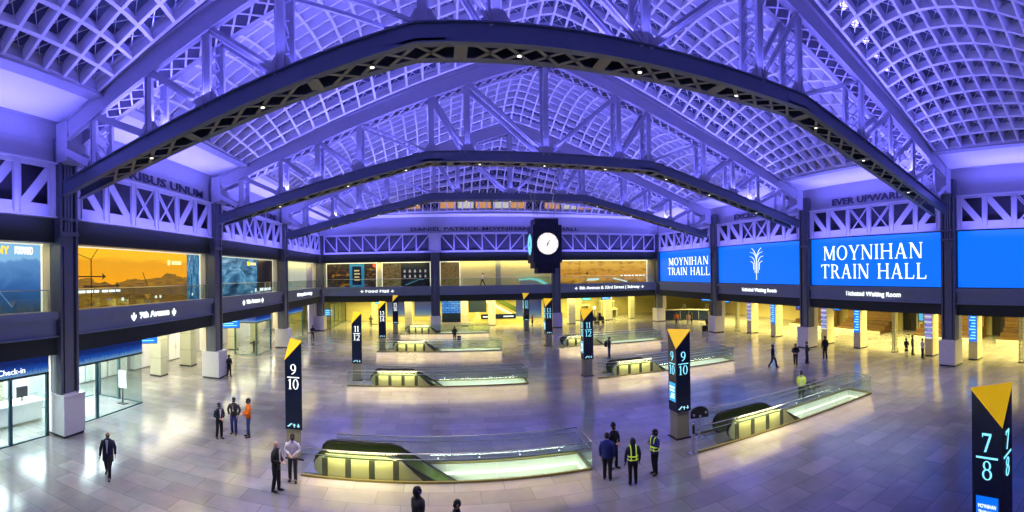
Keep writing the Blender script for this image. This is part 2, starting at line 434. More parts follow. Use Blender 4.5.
mb = MB(); mb.box(XR + .75, XR + .85, -4, YB, Z_G0, Z_G1 + .1, 1); mb.box(XR + .05, XR + .85, -4, YB, Z_G1 + .02, Z_FR)
mb.add([(XR + .1, -4, Z_FR + .1), (XR + .1, YB, Z_FR + .1), (XC + EAVE, YB, Z_E0 + .05), (XC + EAVE, -4, Z_E0 + .05)], [(3, 2, 1, 0)], 2)
mb.box(XR - .02, XR + .2, -4, YB, Z_FR, Z_FR + .12); mb.box(XR + .02, XR + .12, -4, YB, 14.28, 14.36); mb.box(XR - .08, XR + .2, -4, YB, Z_G1 + .04, Z_G1 + .14)
wr = struct('wall_right', mb, [PLASTER, RECESS, COVE])
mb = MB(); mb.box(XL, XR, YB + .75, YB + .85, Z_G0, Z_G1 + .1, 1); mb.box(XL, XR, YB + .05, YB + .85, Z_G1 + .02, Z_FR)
mb.add([(XL, YB + .1, Z_FR + .1), (XR, YB + .1, Z_FR + .1), (XR, YB - .9, Z_E0 + .05), (XL, YB - .9, Z_E0 + .05)], [(0, 1, 2, 3)], 2)
mb.box(XL, XR, YB - .02, YB + .2, Z_FR, Z_FR + .12); mb.box(XL, XR, YB + .02, YB + .12, 14.28, 14.36); mb.box(XL, XR, YB - .08, YB + .2, Z_G1 + .04, Z_G1 + .14)
wb = struct('wall_back', mb, [PLASTER, RECESS, COVE])
mb = MB(); mb.box(-34, 60, -4.2, -4, 0, 24)
struct('wall_front', mb, PLASTER)
mb = MB(); mb.box(-17, 32.5, -4, -.55, 5.5, 6.05)
struct('trim_1', mb, FASCIA)
# eave beams that carry the skylights
mb = MB()
for sx in (-1, 1):
    x = XC + sx * EAVE
    mb.box(x - .2, x + .2, -1, YB - .9, Z_E0, Z_E1); mb.box(x - .34, x + .34, -1, YB - .9, Z_E0 - .06, Z_E0 + .04); mb.box(x - .3, x + .3, -1, YB - .9, Z_E1 - .06, Z_E1)
mb.box(XC - EAVE, XC + EAVE, YB - 1.2, YB - .8, Z_E0, Z_E1)
struct('trim_2', mb, STEEL)
# frieze inscriptions, raised on the plaster
def frieze(par, s, h, org, xd, width):
    b = MB(); b.text(s, h, org, xd, (0, 0, 1), .07, 'C', width, .015)
    o = b.build('inscription', LETTER_D, par); o['label'] = 'dark raised letters on the frieze'
frieze(wl, 'E PLURIBUS UNUM', .5, (XL - .03, 22.8, 13.5), (0, 1, 0), 12.2)
frieze(wl, 'OUT OF MANY ONE', .5, (XL - .03, 38.4, 13.5), (0, 1, 0), 11.6)
frieze(wr, 'EVER UPWARD', .56, (XR + .03, 23.2, 13.55), (0, -1, 0), 7.8)
frieze(wr, 'EXCELSIOR', .56, (XR + .03, 38.7, 13.55), (0, -1, 0), 6.6)
frieze(wb, 'DANIEL PATRICK MOYNIHAN TRAIN HALL', .46, (7.8, YB + .03, 13.55), (1, 0, 0), 23.4)

# ------------------------------------------------------------------ gallery slab, fascia beams and soffits
mb = MB()
mb.box(-24.2, XL - .05, -4, 78, Z_SLAB + .02, Z_MEZ - .05); mb.box(XR + .05, 60, -4, 95, Z_SLAB + .02, Z_MEZ - .05)
mb.box(XL - .05, XR + .05, YB + .05, 95, Z_SLAB + .02, Z_MEZ - .05)
struct('ceiling', mb, SLABW)
mb = MB()   # soffit over the gallery
mb.box(-24.2, XL - .1, -4, 78, Z_OPEN, Z_OPEN + .1); mb.box(XL - .1, XR + .1, YB + .1, 70, Z_OPEN, Z_OPEN + .1)
struct('ceiling', mb, SLABW)
def fascia(n, p, q):
    """channel section: a tall web with a top ledge and a bottom flange, and the dark cloth band below; p, q are its ends seen from the hall left to right"""
    p = Vector(p); q = Vector(q); d = (q - p).normalized(); nrm = Vector((d.y, -d.x, 0))   # nrm points into the hall
    L = (q - p).length
    def sec(b, y0, y1, z0, z1):
        P = [p + nrm * y0, q + nrm * y0, q + nrm * y1, p + nrm * y1]
        b.add([(v.x, v.y, z0) for v in P] + [(v.x, v.y, z1) for v in P], [(3, 2, 1, 0), (4, 5, 6, 7), (0, 1, 5, 4), (1, 2, 6, 5), (2, 3, 7, 6), (3, 0, 4, 7)])
    b = MB(); sec(b, -.05, .12, Z_BEAM, Z_MEZ); sec(b, .1, .3, Z_MEZ - .34, Z_MEZ); sec(b, .1, .32, Z_BEAM, Z_BEAM + .06); sec(b, .1, .22, Z_MEZ - .42, Z_MEZ - .34)
    f = struct('trim_%d' % n, b, FASCIA)
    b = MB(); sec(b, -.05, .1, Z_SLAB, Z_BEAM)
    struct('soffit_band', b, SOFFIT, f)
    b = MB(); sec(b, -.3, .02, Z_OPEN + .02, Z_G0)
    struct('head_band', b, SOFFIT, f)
    return f
CYL = [-.2] + [YT[0], YT[1], YT[2], YB]
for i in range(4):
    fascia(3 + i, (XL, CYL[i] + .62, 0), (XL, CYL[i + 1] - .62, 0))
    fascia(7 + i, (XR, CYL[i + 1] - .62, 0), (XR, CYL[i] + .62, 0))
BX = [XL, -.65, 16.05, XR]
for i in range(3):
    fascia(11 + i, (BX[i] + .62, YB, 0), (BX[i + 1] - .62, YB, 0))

# ------------------------------------------------------------------ riveted steel columns on stone plinths
def column(x, y, nrm, label, top=14.6):
    """nrm: unit direction into the hall"""
    t = thing('steel_column', label, 'column', (x, y, 0), 0, 'riveted columns around the hall')
    nx, ny = nrm; tx, ty = -ny, nx
    def bx(b, a0, a1, c0, c1, z0, z1, mi=0):     # a along tangent, c along the normal
        xs_ = [x + tx * a + nx * c for a in (a0, a1) for c in (c0, c1)]; ys_ = [y + ty * a + ny * c for a in (a0, a1) for c in (c0, c1)]
        b.box(min(xs_), max(xs_), min(ys_), max(ys_), z0, z1, mi)
    b = MB(); bx(b, -.42, .42, -.4, .26, 2.0, top)
    for a in (-.6, .45): bx(b, a, a + .15, -.3, .42, 2.0, top - .1)          # flange angles
    bx(b, -.3, .3, .26, .36, 2.0, 9.2)                                     # cover plate
    if top > 12:
        for a in (-.28, -.08, .12): bx(b, a, a + .14, .26, .40, 9.9, 13.2)   # stiffener ribs at girder level
        bx(b, -.62, .62, .26, .46, 9.75, 9.95); bx(b, -.62, .62, .26, .46, 10.5, 10.62)
    b.build('shaft', COLM, t)
    if top < 12:
        b = MB(); bx(b, -.66, .66, .0, .2, Z_G0 + .02, Z_G1); bx(b, -.5, .5, .2, .26, Z_G0 + .1, Z_G1 - .1); bx(b, -.66, .66, .0, .4, Z_G0 - .02, Z_G0 + .08); b.build('girder_plate', GIRDER, t)
    b = MB()
    for a in (-.53, .53):
        for k in range(int((min(top, 14.4) - 2.4) / .26)):
            z = 2.25 + k * .26
            bx(b, a - .025, a + .025, .42, .445, z, z + .05)
    b.build('rivets', COLM, t)
    b = MB(); bx(b, -.7, .7, -.72, .72, .12, 1.96); bx(b, -.72, .72, -.74, .74, 1.9, 2.02)
    b.build('plinth', STONE, t)
    b = MB(); bx(b, -.66, .66, -.68, .68, 0, .12); b.build('base_course', BLACK, t)
    b = MB(); bx(b, -.55, .55, -1.0, -.42, 2.02, Z_OPEN)
    b.build('rear_pilaster', CREAM, t)
    return t
order = ['nearest of the columns', 'second nearest of the columns', 'third nearest of the columns']
for i, y in enumerate(YT):
    column(XL, y, (1, 0), 'dark riveted steel column on grey stone plinth, %s along the left wall' % order[i])
    column(XR, y, (-1, 0), 'dark riveted steel column on grey stone plinth, %s along the blue screens' % order[i])
column(XL, YB, (1, 0), 'dark riveted steel column in the far left corner of hall', 13.3)
column(XR, YB, (-1, 0), 'dark riveted steel column in far right corner beside small blue screen', 13.3)
column(BX[1], YB, (0, -1), 'dark riveted steel column on far wall right of the food hall sign', 10.62)
column(BX[2], YB, (0, -1), 'dark riveted steel column on far wall just behind the hanging clock', 10.62)

# ------------------------------------------------------------------ lattice girders above the gallery
def girder(p, q, nrm, kinds, label, group, vw=.46):
    t = thing('lattice_girder', label, 'girder', ((p[0] + q[0]) / 2, (p[1] + q[1]) / 2, Z_G0), 0, group)
    p = Vector((p[0], p[1], 0)); q = Vector((q[0], q[1], 0)); d = (q - p).normalized(); L = (q - p).length
    nv = Vector((nrm[0], nrm[1], 0)); n = len(kinds)
    P = lambda a, z, c=.12: p + d * a + Vector((0, 0, z)) + nv * c
    b = MB(); b.bar(P(0, Z_G0 + .12), P(L, Z_G0 + .12), .16, .24); b.bar(P(0, Z_G0 + .02), P(L, Z_G0 + .02), .5, .06)
    if vw > .2: b.bar(P(0, Z_G0 + .42), P(L, Z_G0 + .42), .05, .42)
    b.build('bottom_chord', GIRDER, t)
    b = MB(); b.bar(P(0, Z_G1 - .12), P(L, Z_G1 - .12), .16, .24); b.bar(P(0, Z_G1 - .02), P(L, Z_G1 - .02), .55, .06)
    b.build('top_chord', GIRDER, t)
    for i in range(n + 1):
        a = min(max(L * i / n, vw / 2), L - vw / 2)
        b = MB(); b.bar(P(a, Z_G0 + .1, .16), P(a, Z_G1 - .1, .16), vw, .06, nv)
        for s in (-1, 1): b.bar(P(a + s * vw * .38, Z_G0 + .1, .21), P(a + s * vw * .38, Z_G1 - .1, .21), .05, .1, nv)
        b.build('vertical', GIRDER, t)
    for i, k in enumerate(kinds):
        a0, a1 = L * i / n + vw * .4, L * (i + 1) / n - vw * .4
        z0, z1 = Z_G0 + .3, Z_G1 - .2
        if k in '\\|': runs = [((a0, z1), (a1, z0), (.5 if vw > .2 else .12))]
        elif k in '/': runs = [((a0, z0), (a1, z1), (.5 if vw > .2 else .12))]
        elif k == 'x': runs = [((a0, z1), (a1, z0), .2), ((a0, z0), (a1, z1), .1)]
        else: runs = [((a0, z0), (a1, z1), .2), ((a0, z1), (a1, z0), .1)]
        for (u, v, w) in runs:
            b = MB()
            if w == .2:
                for s in (-.1, .1): b.bar(P(u[0] + s, u[1], .12), P(v[0] + s, v[1], .12), .08, .08, nv)
            else: b.bar(P(u[0], u[1], .1), P(v[0], v[1], .1), w, .06, nv)
            b.build('diagonal', GIRDER, t)
    return t
nm = ['at the near left edge, above the blue mural', 'above the orange landscape mural', 'above the blue water mural', 'above the blank white panel']
nr = ['at the right edge, above the plain blue screen', 'above the large lettered blue screen', 'above the blue screen with the fan emblem', 'above the small lettered blue screen']
for i in range(4):
    girder((XL, CYL[i] + .68), (XL, CYL[i + 1] - .68), (1, 0), '\\\\xx//', 'purple-lit riveted lattice girder ' + nm[i], 'lattice girders along the side walls')
    girder((XR, CYL[i + 1] - .68), (XR, CYL[i] + .68), (-1, 0), '\\\\xy//', 'purple-lit riveted lattice girder ' + nr[i], 'lattice girders along the side walls')
nb = ['above the food hall murals', 'left of and behind the hanging clock', 'right of the clock above amber mural']
for i in range(3):
    girder((BX[i] + .68, YB), (BX[i + 1] - .68, YB), (0, -1), '\\\\\\\\////', 'thin-barred lattice girder on the far wall ' + nb[i], 'thin girders on the far wall', .13)
# ------------------------------------------------------------------ roof trusses
def zb_top(dx): return 15.8 - 0.228 * max(0.0, abs(dx) - 8.0)
def zt_bot(dx): return 22.0 - 0.338 * abs(dx)
POSTS = [0, 5.35, 7.75, 12.6, 15.5, 18.2, 21.3]
def truss(yc, label):
    t = thing('roof_truss', label, 'truss', (XC, yc, 12.0), 0, 'arched roof trusses')
    ys2 = (yc - .55, yc + .55)
    # bottom chord: two web plates with flanges and a cover on top
    b = MB()
    pts = [-23.3, -21.3, -8, 8, 21.3, 23.3]
    for yy in ys2:
        for a, c in zip(pts[:-1], pts[1:]):
            p0 = Vector((XC + a, yy, zb_top(a) - .35)); p1 = Vector((XC + c, yy, zb_top(c) - .35))
            b.bar(p0, p1, .07, .7)
            for dz, w, h in ((.33, .34, .05), (-.33, .34, .05)):
                o = Vector((0, 0, dz)); b.bar(p0 + o, p1 + o, w, h)
            o = Vector((0, 0, -.24)); b.bar(p0 + o, p1 + o, .12, .16)
    for a, c in zip(pts[1:-2], pts[2:-1]):
        b.bar((XC + a, yc, zb_top(a) - .03), (XC + c, yc, zb_top(c) - .03), 1.1, .03)
    for s in (-1, 1):   # splice plates at the two bends
        for yy in ys2: b.box(XC + s * 8 - 1.0, XC + s * 8 + 1.0, yy - .06, yy + .06, 15.12, 15.72)
    b.build('bottom_chord', STEEL_SHADED, t)
    b = MB(); x = -21.0; k = 0
    while x < 21:
        x2 = x + 1.0
        z0, z1 = zb_top(x) - .69, zb_top(x2) - .69
        if k % 5 == 4: b.bar((XC + (x + x2) / 2, yc - .5, (z0 + z1) / 2), (XC + (x + x2) / 2, yc + .5, (z0 + z1) / 2), .45, .03)
        else:
            b.bar((XC + x, yc - .5, z0), (XC + x2, yc + .5, z1), .14, .03); b.bar((XC + x, yc + .5, z0), (XC + x2, yc - .5, z1), .14, .03)
        x = x2; k += 1
    b.build('bottom_lacing', mat('bounce_tinted_lacing', (0.2, 0.2, 0.13), .5), t)  # olive tint puts the warm bounce from the floor into the colour
    # top chord: two plates, lacing below, crown beam above
    b = MB()
    for s in (-1, 1):
        for yy in ys2:
            p0 = Vector((XC, yy, zt_bot(0) + .48)); p1 = Vector((XC + s * 23.0, yy, zt_bot(23.0) + .48))
            b.bar(p0, p1, .08, .95)
            for dz in (-.46, .46): b.bar(p0 + Vector((0, 0, dz)), p1 + Vector((0, 0, dz)), .3, .05)
        b.bar((XC, yc, zt_bot(0) + .92), (XC + s * 21.6, yc, zt_bot(21.6) + .92), 1.2, .05)
    b.build('top_chord', STEEL, t)
    b = MB()
    for s in (-1, 1):
        b.bar((XC, yc, zt_bot(0) + 1.25), (XC + s * 20.9, yc, zt_bot(20.9) + 1.25), 1.5, .6)
        b.bar((XC, yc, zt_bot(0) + 1.5), (XC + s * 20.9, yc, zt_bot(20.9) + 1.5), 1.9, .08)
    b.build('crown_beam', STEEL, t)
    for s in (-1, 1):
        b = MB(); x = .3
        while x < 21.5:
            b.bar((XC + s * x, yc - .5, zt_bot(x) + .02), (XC + s * (x + .7), yc + .5, zt_bot(x + .7) + .02), .08, .03)
            b.bar((XC + s * x, yc + .5, zt_bot(x) + .02), (XC + s * (x + .7), yc - .5, zt_bot(x + .7) + .02), .08, .03)
            x += .7
        b.build('top_lacing', GIRDER, t)
    for a in POSTS:
        for s in ((1,) if a == 0 else (-1, 1)):
            dx = s * a; x = XC + dx; z0, z1 = zb_top(dx), zt_bot(dx) + .1
            b = MB()
            for yy in ys2:
                b.bar((x, yy, z0), (x, yy, z1), .36, .06, (0, 1, 0)); b.bar((x - .15, yy, z0), (x - .15, yy, z1), .05, .16, (0, 1, 0)); b.bar((x + .15, yy, z0), (x + .15, yy, z1), .05, .16, (0, 1, 0))
            k = z0 + .5
            while k < z1 - .8:
                b.bar((x, yc - .5, k), (x, yc + .5, k + .6), .08, .03, (1, 0, 0)); b.bar((x, yc + .5, k), (x, yc - .5, k + .6), .08, .03, (1, 0, 0)); k += .6
            for yy in ys2: b.prism([(-.55, 0), (.55, 0), (.25, .5), (-.25, .5)], (x, yy + .04, z0 - .02), (1, 0, 0), (0, 0, 1), .05)   # gusset
            b.build('post', STEEL, t)
    for (a0, a1) in zip(POSTS[1:], POSTS[:-1]):
        for s in (-1, 1):
            b = MB()
            thin = (a0 == 12.6)
            for yy in ys2:
                for o in ((0,) if thin else (-.14, .14)):
                    b.bar((XC + s * a0 - s * .1, yy, zt_bot(a0) + .1 + o * .6), (XC + s * a1 + s * .15, yy, zb_top(a1) + o * .6), .12 if thin else .14, .12 if thin else .16, (0, 1, 0))
                if not thin: b.bar((XC + s * a0 - s * .1, yy, zt_bot(a0) + .1), (XC + s * a1 + s * .15, yy, zb_top(a1)), .04, .3, (0, 1, 0))
            b.build('diagonal', STEEL, t)
    for s in (-1, 1):
        b = MB()
        for yy in ys2: b.bar((XC + s * 23.6, yy, 14.0), (XC + s * 21.6, yy, 12.85), .3, .2, (0, 1, 0))
        b.build('end_strut', STEEL, t)
        b = MB(); x = XC + s * 23.4; b.box(x - .4, x + .4, yc - .62, yc + .62, 13.3, 15.2); b.build('bearing_block', STEEL, t)
    for dx in (-18.5, -13.5, -9.5, -4.5, 0, 4.5, 9.5, 13.5, 18.5):
        b = MB(); z = zb_top(dx) - .74
        b.tube([(XC + dx, yc, z), (XC + dx, yc, z + .3)], .1, 10); b.tube([(XC + dx, yc, z - .02), (XC + dx, yc, z)], .075, 10, 1)
        b.build('downlight', [BLACK, LAMP], t)
    return t
truss(YT[0], 'purple-lit arched steel roof truss nearest the viewer, with broad olive-lit lacing below')
truss(YT[1], 'purple-lit arched steel roof truss in the middle, holding the hanging clock')
truss(YT[2], 'purple-lit arched steel roof truss farthest from viewer, near far wall')

# ------------------------------------------------------------------ vaulted skylights
def curb(dx):
    return 16.3 + 7.2 * (1 - (math.sqrt(dx * dx + .6) - .775 + .775 * min(1, abs(dx) / EAVE)) / EAVE)
def vault(k, dx, t):
    e = max(0.0, 1 - (abs(dx) / EAVE) ** 4)
    if k in (1, 2):
        return curb(dx) + 1.7 * (1 - (2 * t - 1) ** 2) * e
    if k == 0: t = 1 - t
    return 16.3 + (curb(dx) - 16.3) * math.cos(math.pi / 2 * t) ** .75 + 1.5 * (1 - (2 * t - 1) ** 2) * e * (.35 + .65 * (1 - t))
FIN = mat('painted_skylight_fins', (0.72, 0.72, 0.75), 0.4)
CABLE = mat('bracing_cable', (0.7, 0.7, 0.72), 0.3, .5)
def skylight(k, y0, y1):
    nx, ny = 40, 13
    P = [[Vector((XC - EAVE + 2 * EAVE * i / nx, y0 + (y1 - y0) * j / ny, vault(k, -EAVE + 2 * EAVE * i / nx, j / ny))) for j in range(ny + 1)] for i in range(nx + 1)]
    root = MB(); 
    for i in range(nx):      # slim cap line all round
        for j in (0, ny): root.bar(P[i][j], P[i + 1][j], .3, .2)
    for j in range(ny):
        for i in (0, nx): root.bar(P[i][j], P[i][j + 1], .3, .2)
    r = struct('window_%d' % (k + 1), root, FIN)
    def normal(i, j):
        a = P[min(i + 1, nx)][j] - P[max(i - 1, 0)][j]; c = P[i][min(j + 1, ny)] - P[i][max(j - 1, 0)]
        return a.cross(c).normalized()
    Nn = [[normal(i, j) for j in range(ny + 1)] for i in range(nx + 1)]
    f = MB(); D = .52
    def fin(i, j, i2, j2):
        p, q = P[i][j], P[i2][j2]; d = (q - p).normalized(); n0, n1 = Nn[i][j], Nn[i2][j2]
        s0 = d.cross(n0).normalized() * .035; s1 = d.cross(n1).normalized() * .035
        w0, w1 = s0 * 2.0, s1 * 2.0
        vs = [p - s0, p + s0, p + s0 - n0 * D, p - s0 - n0 * D, q - s1, q + s1, q + s1 - n1 * D, q - s1 - n1 * D]
        f.add(vs, [(0, 4, 7, 3), (1, 2, 6, 5), (3, 7, 6, 2)])
        e0, e1 = n0 * (D + .04), n1 * (D + .04); g0, g1 = n0 * D, n1 * D
        f.add([p - w0 - g0, p + w0 - g0, p + w0 - e0, p - w0 - e0, q - w1 - g1, q + w1 - g1, q + w1 - e1, q - w1 - e1], [(0, 4, 7, 3), (1, 2, 6, 5), (3, 7, 6, 2), (0, 1, 5, 4)])
    for i in range(nx + 1):
        for j in range(ny + 1):
            if i < nx: fin(i, j, i + 1, j)
            if j < ny: fin(i, j, i, j + 1)
    f.build('grid_fins', FIN, r)
    c = MB()
    for i in range(nx):
        for j in range(ny):
            o = Vector((0, 0, -.12))
            c.bar(P[i][j] + o, P[i + 1][j + 1] + o, .03, .03); c.bar(P[i + 1][j] + o, P[i][j + 1] + o, .03, .03)
    c.build('bracing_cables', CABLE, r)
    g = MB(); g.v = [tuple(P[i][j]) for i in range(nx + 1) for j in range(ny + 1)]
    for i in range(nx):
        for j in range(ny):
            a = i * (ny + 1) + j; g.f.append((a, a + ny + 1, a + ny + 2, a + 1)); g.m.append(0); g.sm.append(True)
    g.build('glazing', GLASS_ROOF, r)
for k, (y0, y1) in enumerate([(1.2, 14.3), (16.0, 29.6), (31.3, 45.0), (46.75, 60.2)]):
    skylight(k, y0, y1)

# ------------------------------------------------------------------ upper storeys of the building around the glass roof, seen through the panes
FACADE = mat('dusky_stone_facade', (0.16, 0.15, 0.2), .8, 0, .2, 1)
AMBER = glow('amber_lit_window', (1.0, 0.42, 0.06), 1.3)
PALE = glow('pale_lit_window', (1.0, 0.85, 0.45), 1.2)
def upper_block(p, q, z0, z1, label, nwin, lit, zf=9.5):
    p = Vector(p); q = Vector(q); d = (q - p).normalized(); n = Vector((d.y, -d.x, 0)); L = (q - p).length
    t = thing('upper_storey', label, 'building', ((p.x + q.x) / 2, (p.y + q.y) / 2, z0))
    b = MB(); b.bar(p + Vector((0, 0, (zf + z1) / 2)) - n * 1.5, q + Vector((0, 0, (zf + z1) / 2)) - n * 1.5, 3, z1 - zf); b.build('facade', FACADE, t)
    b = MB(); b.bar(p + Vector((0, 0, z1)), q + Vector((0, 0, z1)), .8, .5); b.build('cornice', FACADE, t)
    for i in range(nwin):
        a = L * (i + .5) / nwin; c = p + d * a + n * .05
        b = MB(); w = L / nwin * .44; zc = z0 + 2.2
        b.prism([(-w, -1.2), (w, -1.2), (w, 1.2), (-w, 1.2)], c + Vector((0, 0, zc)), d, (0, 0, 1), .04)
        b.build('lit_window', lit[i % len(lit)], t)
    return t
DARKW = mat('unlit_window', (0.03, 0.04, 0.09), .15)
upper_block((-10, 63.5, 0), (25, 63.5, 0), 15.2, 24, 'upper storey with a row of amber windows behind the far roof glass', 14, [AMBER, PALE, AMBER, DARKW, AMBER, PALE])
upper_block((-21, -4, 0), (-21, 62, 0), 15.5, 25, 'upper storey with a few lit windows outside the left skylight edge', 14, [DARKW, AMBER, DARKW, DARKW])
upper_block((36, 62, 0), (36, -4, 0), 15.5, 25, 'upper storey with a few lit windows outside the right skylight edge', 14, [DARKW, AMBER, DARKW, AMBER, DARKW], 6.0)
# ------------------------------------------------------------------ murals and video screens of the gallery
def pic(name, build, strength=1.0):
    """a lit picture: build(nt, u, v) returns a colour socket; u, v run 0..1 over the panel"""
    m = bpy.data.materials.new(name); m.use_nodes = True
    nt = m.node_tree; p = nt.nodes['Principled BSDF']
    tc = nt.nodes.new('ShaderNodeTexCoord'); sp = nt.nodes.new('ShaderNodeSeparateXYZ'); nt.links.new(tc.outputs['Generated'], sp.inputs[0])
    c = build(nt, sp, tc)
    p.inputs['Base Color'].default_value = (.02, .02, .02, 1); p.inputs['Roughness'].default_value = .8; p.inputs['Specular IOR Level'].default_value = .1
    nt.links.new(c, p.inputs['Emission Color']); p.inputs['Emission Strength'].default_value = strength
    return m
def ramp(nt, fac, stops):
    r = nt.nodes.new('ShaderNodeValToRGB'); e = r.color_ramp.elements
    while len(e) < len(stops): e.new(.5)
    for el, (t, c) in zip(e, stops): el.position = t; el.color = (c[0], c[1], c[2], 1)
    nt.links.new(fac, r.inputs[0]); return r.outputs[0]
def noise(nt, vec, scale, detail=5, stretch=None, distort=0):
    n = nt.nodes.new('ShaderNodeTexNoise'); n.inputs['Scale'].default_value = scale; n.inputs['Detail'].default_value = detail; n.inputs['Distortion'].default_value = distort
    if stretch:
        mp = nt.nodes.new('ShaderNodeMapping'); mp.inputs['Scale'].default_value = stretch; nt.links.new(vec, mp.inputs[0]); vec = mp.outputs[0]
    nt.links.new(vec, n.inputs['Vector']); return n.outputs['Fac']
def math_(nt, op, a, b):
    n = nt.nodes.new('ShaderNodeMath'); n.operation = op
    for i, v in enumerate((a, b)):
        if isinstance(v, (int, float)): n.inputs[i].default_value = v
        else: nt.links.new(v, n.inputs[i])
    return n.outputs[0]
def mixc(nt, fac, a, b):
    n = nt.nodes.new('ShaderNodeMix'); n.data_type = 'RGBA'
    nt.links.new(fac, n.inputs[0])
    for i, v in ((6, a), (7, b)):
        if isinstance(v, tuple): n.inputs[i].default_value = v + (1,)
        else: nt.links.new(v, n.inputs[i])
    return n.outputs[2]
def b_orange(nt, sp, tc):
    sky = ramp(nt, math_(nt, 'ADD', sp.outputs['Z'], math_(nt, 'MULTIPLY', noise(nt, tc.outputs['Generated'], 4, 5, (1, 2, 4)), .25)), [(.2, (.55, .22, .004)), (.55, (.95, .40, .003)), (.9, (.85, .36, .006)), (1.0, (1.0, .52, .01))])
    hill = math_(nt, 'ADD', math_(nt, 'MULTIPLY', noise(nt, tc.outputs['Generated'], 5, 6, (1, 1, .3)), .5), .2)
    f = math_(nt, 'GREATER_THAN', hill, math_(nt, 'SUBTRACT', sp.outputs['Z'], math_(nt, 'MULTIPLY', sp.outputs['Y'], .12)))
    ground = ramp(nt, noise(nt, tc.outputs['Generated'], 12, 6, (1, 1, 5)), [(.3, (.10, .055, .012)), (.6, (.34, .17, .015)), (.8, (.6, .32, .03))])
    return mixc(nt, f, sky, ground)
def b_amber(nt, sp, tc):
    c = ramp(nt, math_(nt, 'ADD', sp.outputs['Z'], math_(nt, 'MULTIPLY', noise(nt, tc.outputs['Generated'], 3, 5, (3, 1, 2)), .5)), [(.2, (.12, .05, .01)), (.42, (.75, .35, .03)), (.8, (.62, .30, .03)), (1.0, (.8, .45, .06))])
    d = ramp(nt, noise(nt, tc.outputs['Generated'], 6, 4, (2, 1, 1)), [(.5, (1, 1, 1)), (.75, (.25, .2, .08))])
    m = nt.nodes.new('ShaderNodeMix'); m.data_type = 'RGBA'; m.blend_type = 'MULTIPLY'; m.inputs[0].default_value = .8
    nt.links.new(c, m.inputs[6]); nt.links.new(d, m.inputs[7]); return m.outputs[2]
def b_sea(nt, sp, tc):
    return ramp(nt, noise(nt, tc.outputs['Generated'], 3.2, 9, (1, 2, 1.4), 1.2), [(.32, (.01, .05, .12)), (.48, (.03, .16, .33)), (.6, (.10, .33, .55)), (.75, (.45, .65, .78))])
def b_blue(nt, sp, tc):
    return ramp(nt, math_(nt, 'ADD', sp.outputs['Z'], math_(nt, 'MULTIPLY', noise(nt, tc.outputs['Generated'], 3, 6, (1, 2, 1), .8), .45)), [(.25, (.02, .05, .10)), (.6, (.03, .12, .36)), (.95, (.10, .28, .60)), (1.0, (.22, .5, .8))])
def b_food(nt, sp, tc):
    v = nt.nodes.new('ShaderNodeTexVoronoi'); v.inputs['Scale'].default_value = 9
    mp = nt.nodes.new('ShaderNodeMapping'); mp.inputs['Scale'].default_value = (2.2, 1, 1); nt.links.new(tc.outputs['Generated'], mp.inputs[0]); nt.links.new(mp.outputs[0], v.inputs['Vector'])
    c = ramp(nt, v.outputs['Distance'], [(.05, (.5, .22, .06)), (.2, (.2, .06, .02)), (.45, (.03, .02, .012))])
    return mixc(nt, math_(nt, 'GREATER_THAN', noise(nt, tc.outputs['Generated'], 5, 3), .6), c, (.45, .2, .02))
def b_market(nt, sp, tc):
    return ramp(nt, noise(nt, tc.outputs['Generated'], 7, 6, (2, 1, 1.5), 1.5), [(.3, (.01, .02, .008)), (.45, (.14, .12, .03)), (.52, (.42, .22, .06)), (.6, (.05, .06, .03)), (.72, (.5, .48, .34))])
def b_film(nt, sp, tc):   # blue fading film with vertical streaks
    s = math_(nt, 'ADD', sp.outputs['Z'], math_(nt, 'MULTIPLY', noise(nt, tc.outputs['Generated'], 14, 4, (6, 6, .15)), .55))
    return ramp(nt, s, [(.35, (.16, .36, .62)), (.6, (.01, .09, .50)), (.95, (.004, .02, .16))])
def b_poster(nt, sp, tc):
    s = math_(nt, 'ADD', sp.outputs['Z'], math_(nt, 'MULTIPLY', noise(nt, tc.outputs['Generated'], 10, 4, (5, 5, .3)), .35))
    return ramp(nt, s, [(.15, (.5, .45, .2)), (.35, (.10, .24, .36)), (.6, (.01, .07, .30)), (1.0, (.004, .02, .12))])
def b_board(nt, sp, tc):
    v = nt.nodes.new('ShaderNodeTexBrick'); v.inputs['Scale'].default_value = 1; v.inputs['Brick Width'].default_value = .30; v.inputs['Row Height'].default_value = .16; v.inputs['Mortar Size'].default_value = .02
    v.inputs['Color1'].default_value = (.02, .22, .75, 1); v.inputs['Color2'].default_value = (.10, .5, .95, 1); v.inputs['Mortar'].default_value = (.01, .05, .25, 1)
    cm = nt.nodes.new('ShaderNodeCombineXYZ'); nt.links.new(math_(nt, 'ADD', sp.outputs['X'], sp.outputs['Y']), cm.inputs[0]); nt.links.new(sp.outputs['Z'], cm.inputs[1]); nt.links.new(cm.outputs[0], v.inputs['Vector'])
    return v.outputs['Color']
def b_wood(nt, sp, tc):
    return ramp(nt, noise(nt, tc.outputs['Generated'], 6, 6, (1, 3, 14)), [(.3, (.10, .045, .008)), (.5, (.26, .13, .02)), (.75, (.5, .3, .06))])
P_ORANGE = pic('orange_dusk_landscape', b_orange, 1.0); P_AMBER = pic('amber_landscape', b_amber, .9); P_SEA = pic('blue_water_picture', b_sea, .85)
P_BLUE = pic('blue_night_picture', b_blue, 1.0); P_FOOD = pic('food_stall_picture', b_food, .55); P_MARKET = pic('market_picture', b_market, .6)
P_FILM = pic('blue_header_film', b_film, .8); P_POSTER = pic('blue_poster_print', b_poster, .7); P_BOARD = pic('departure_rows', b_board, .9)
BLANK = mat('blank_mural_paper', (.5, .55, .46), .6, 0, .05, 2, emit=(.42, .5, .36), estr=.45)
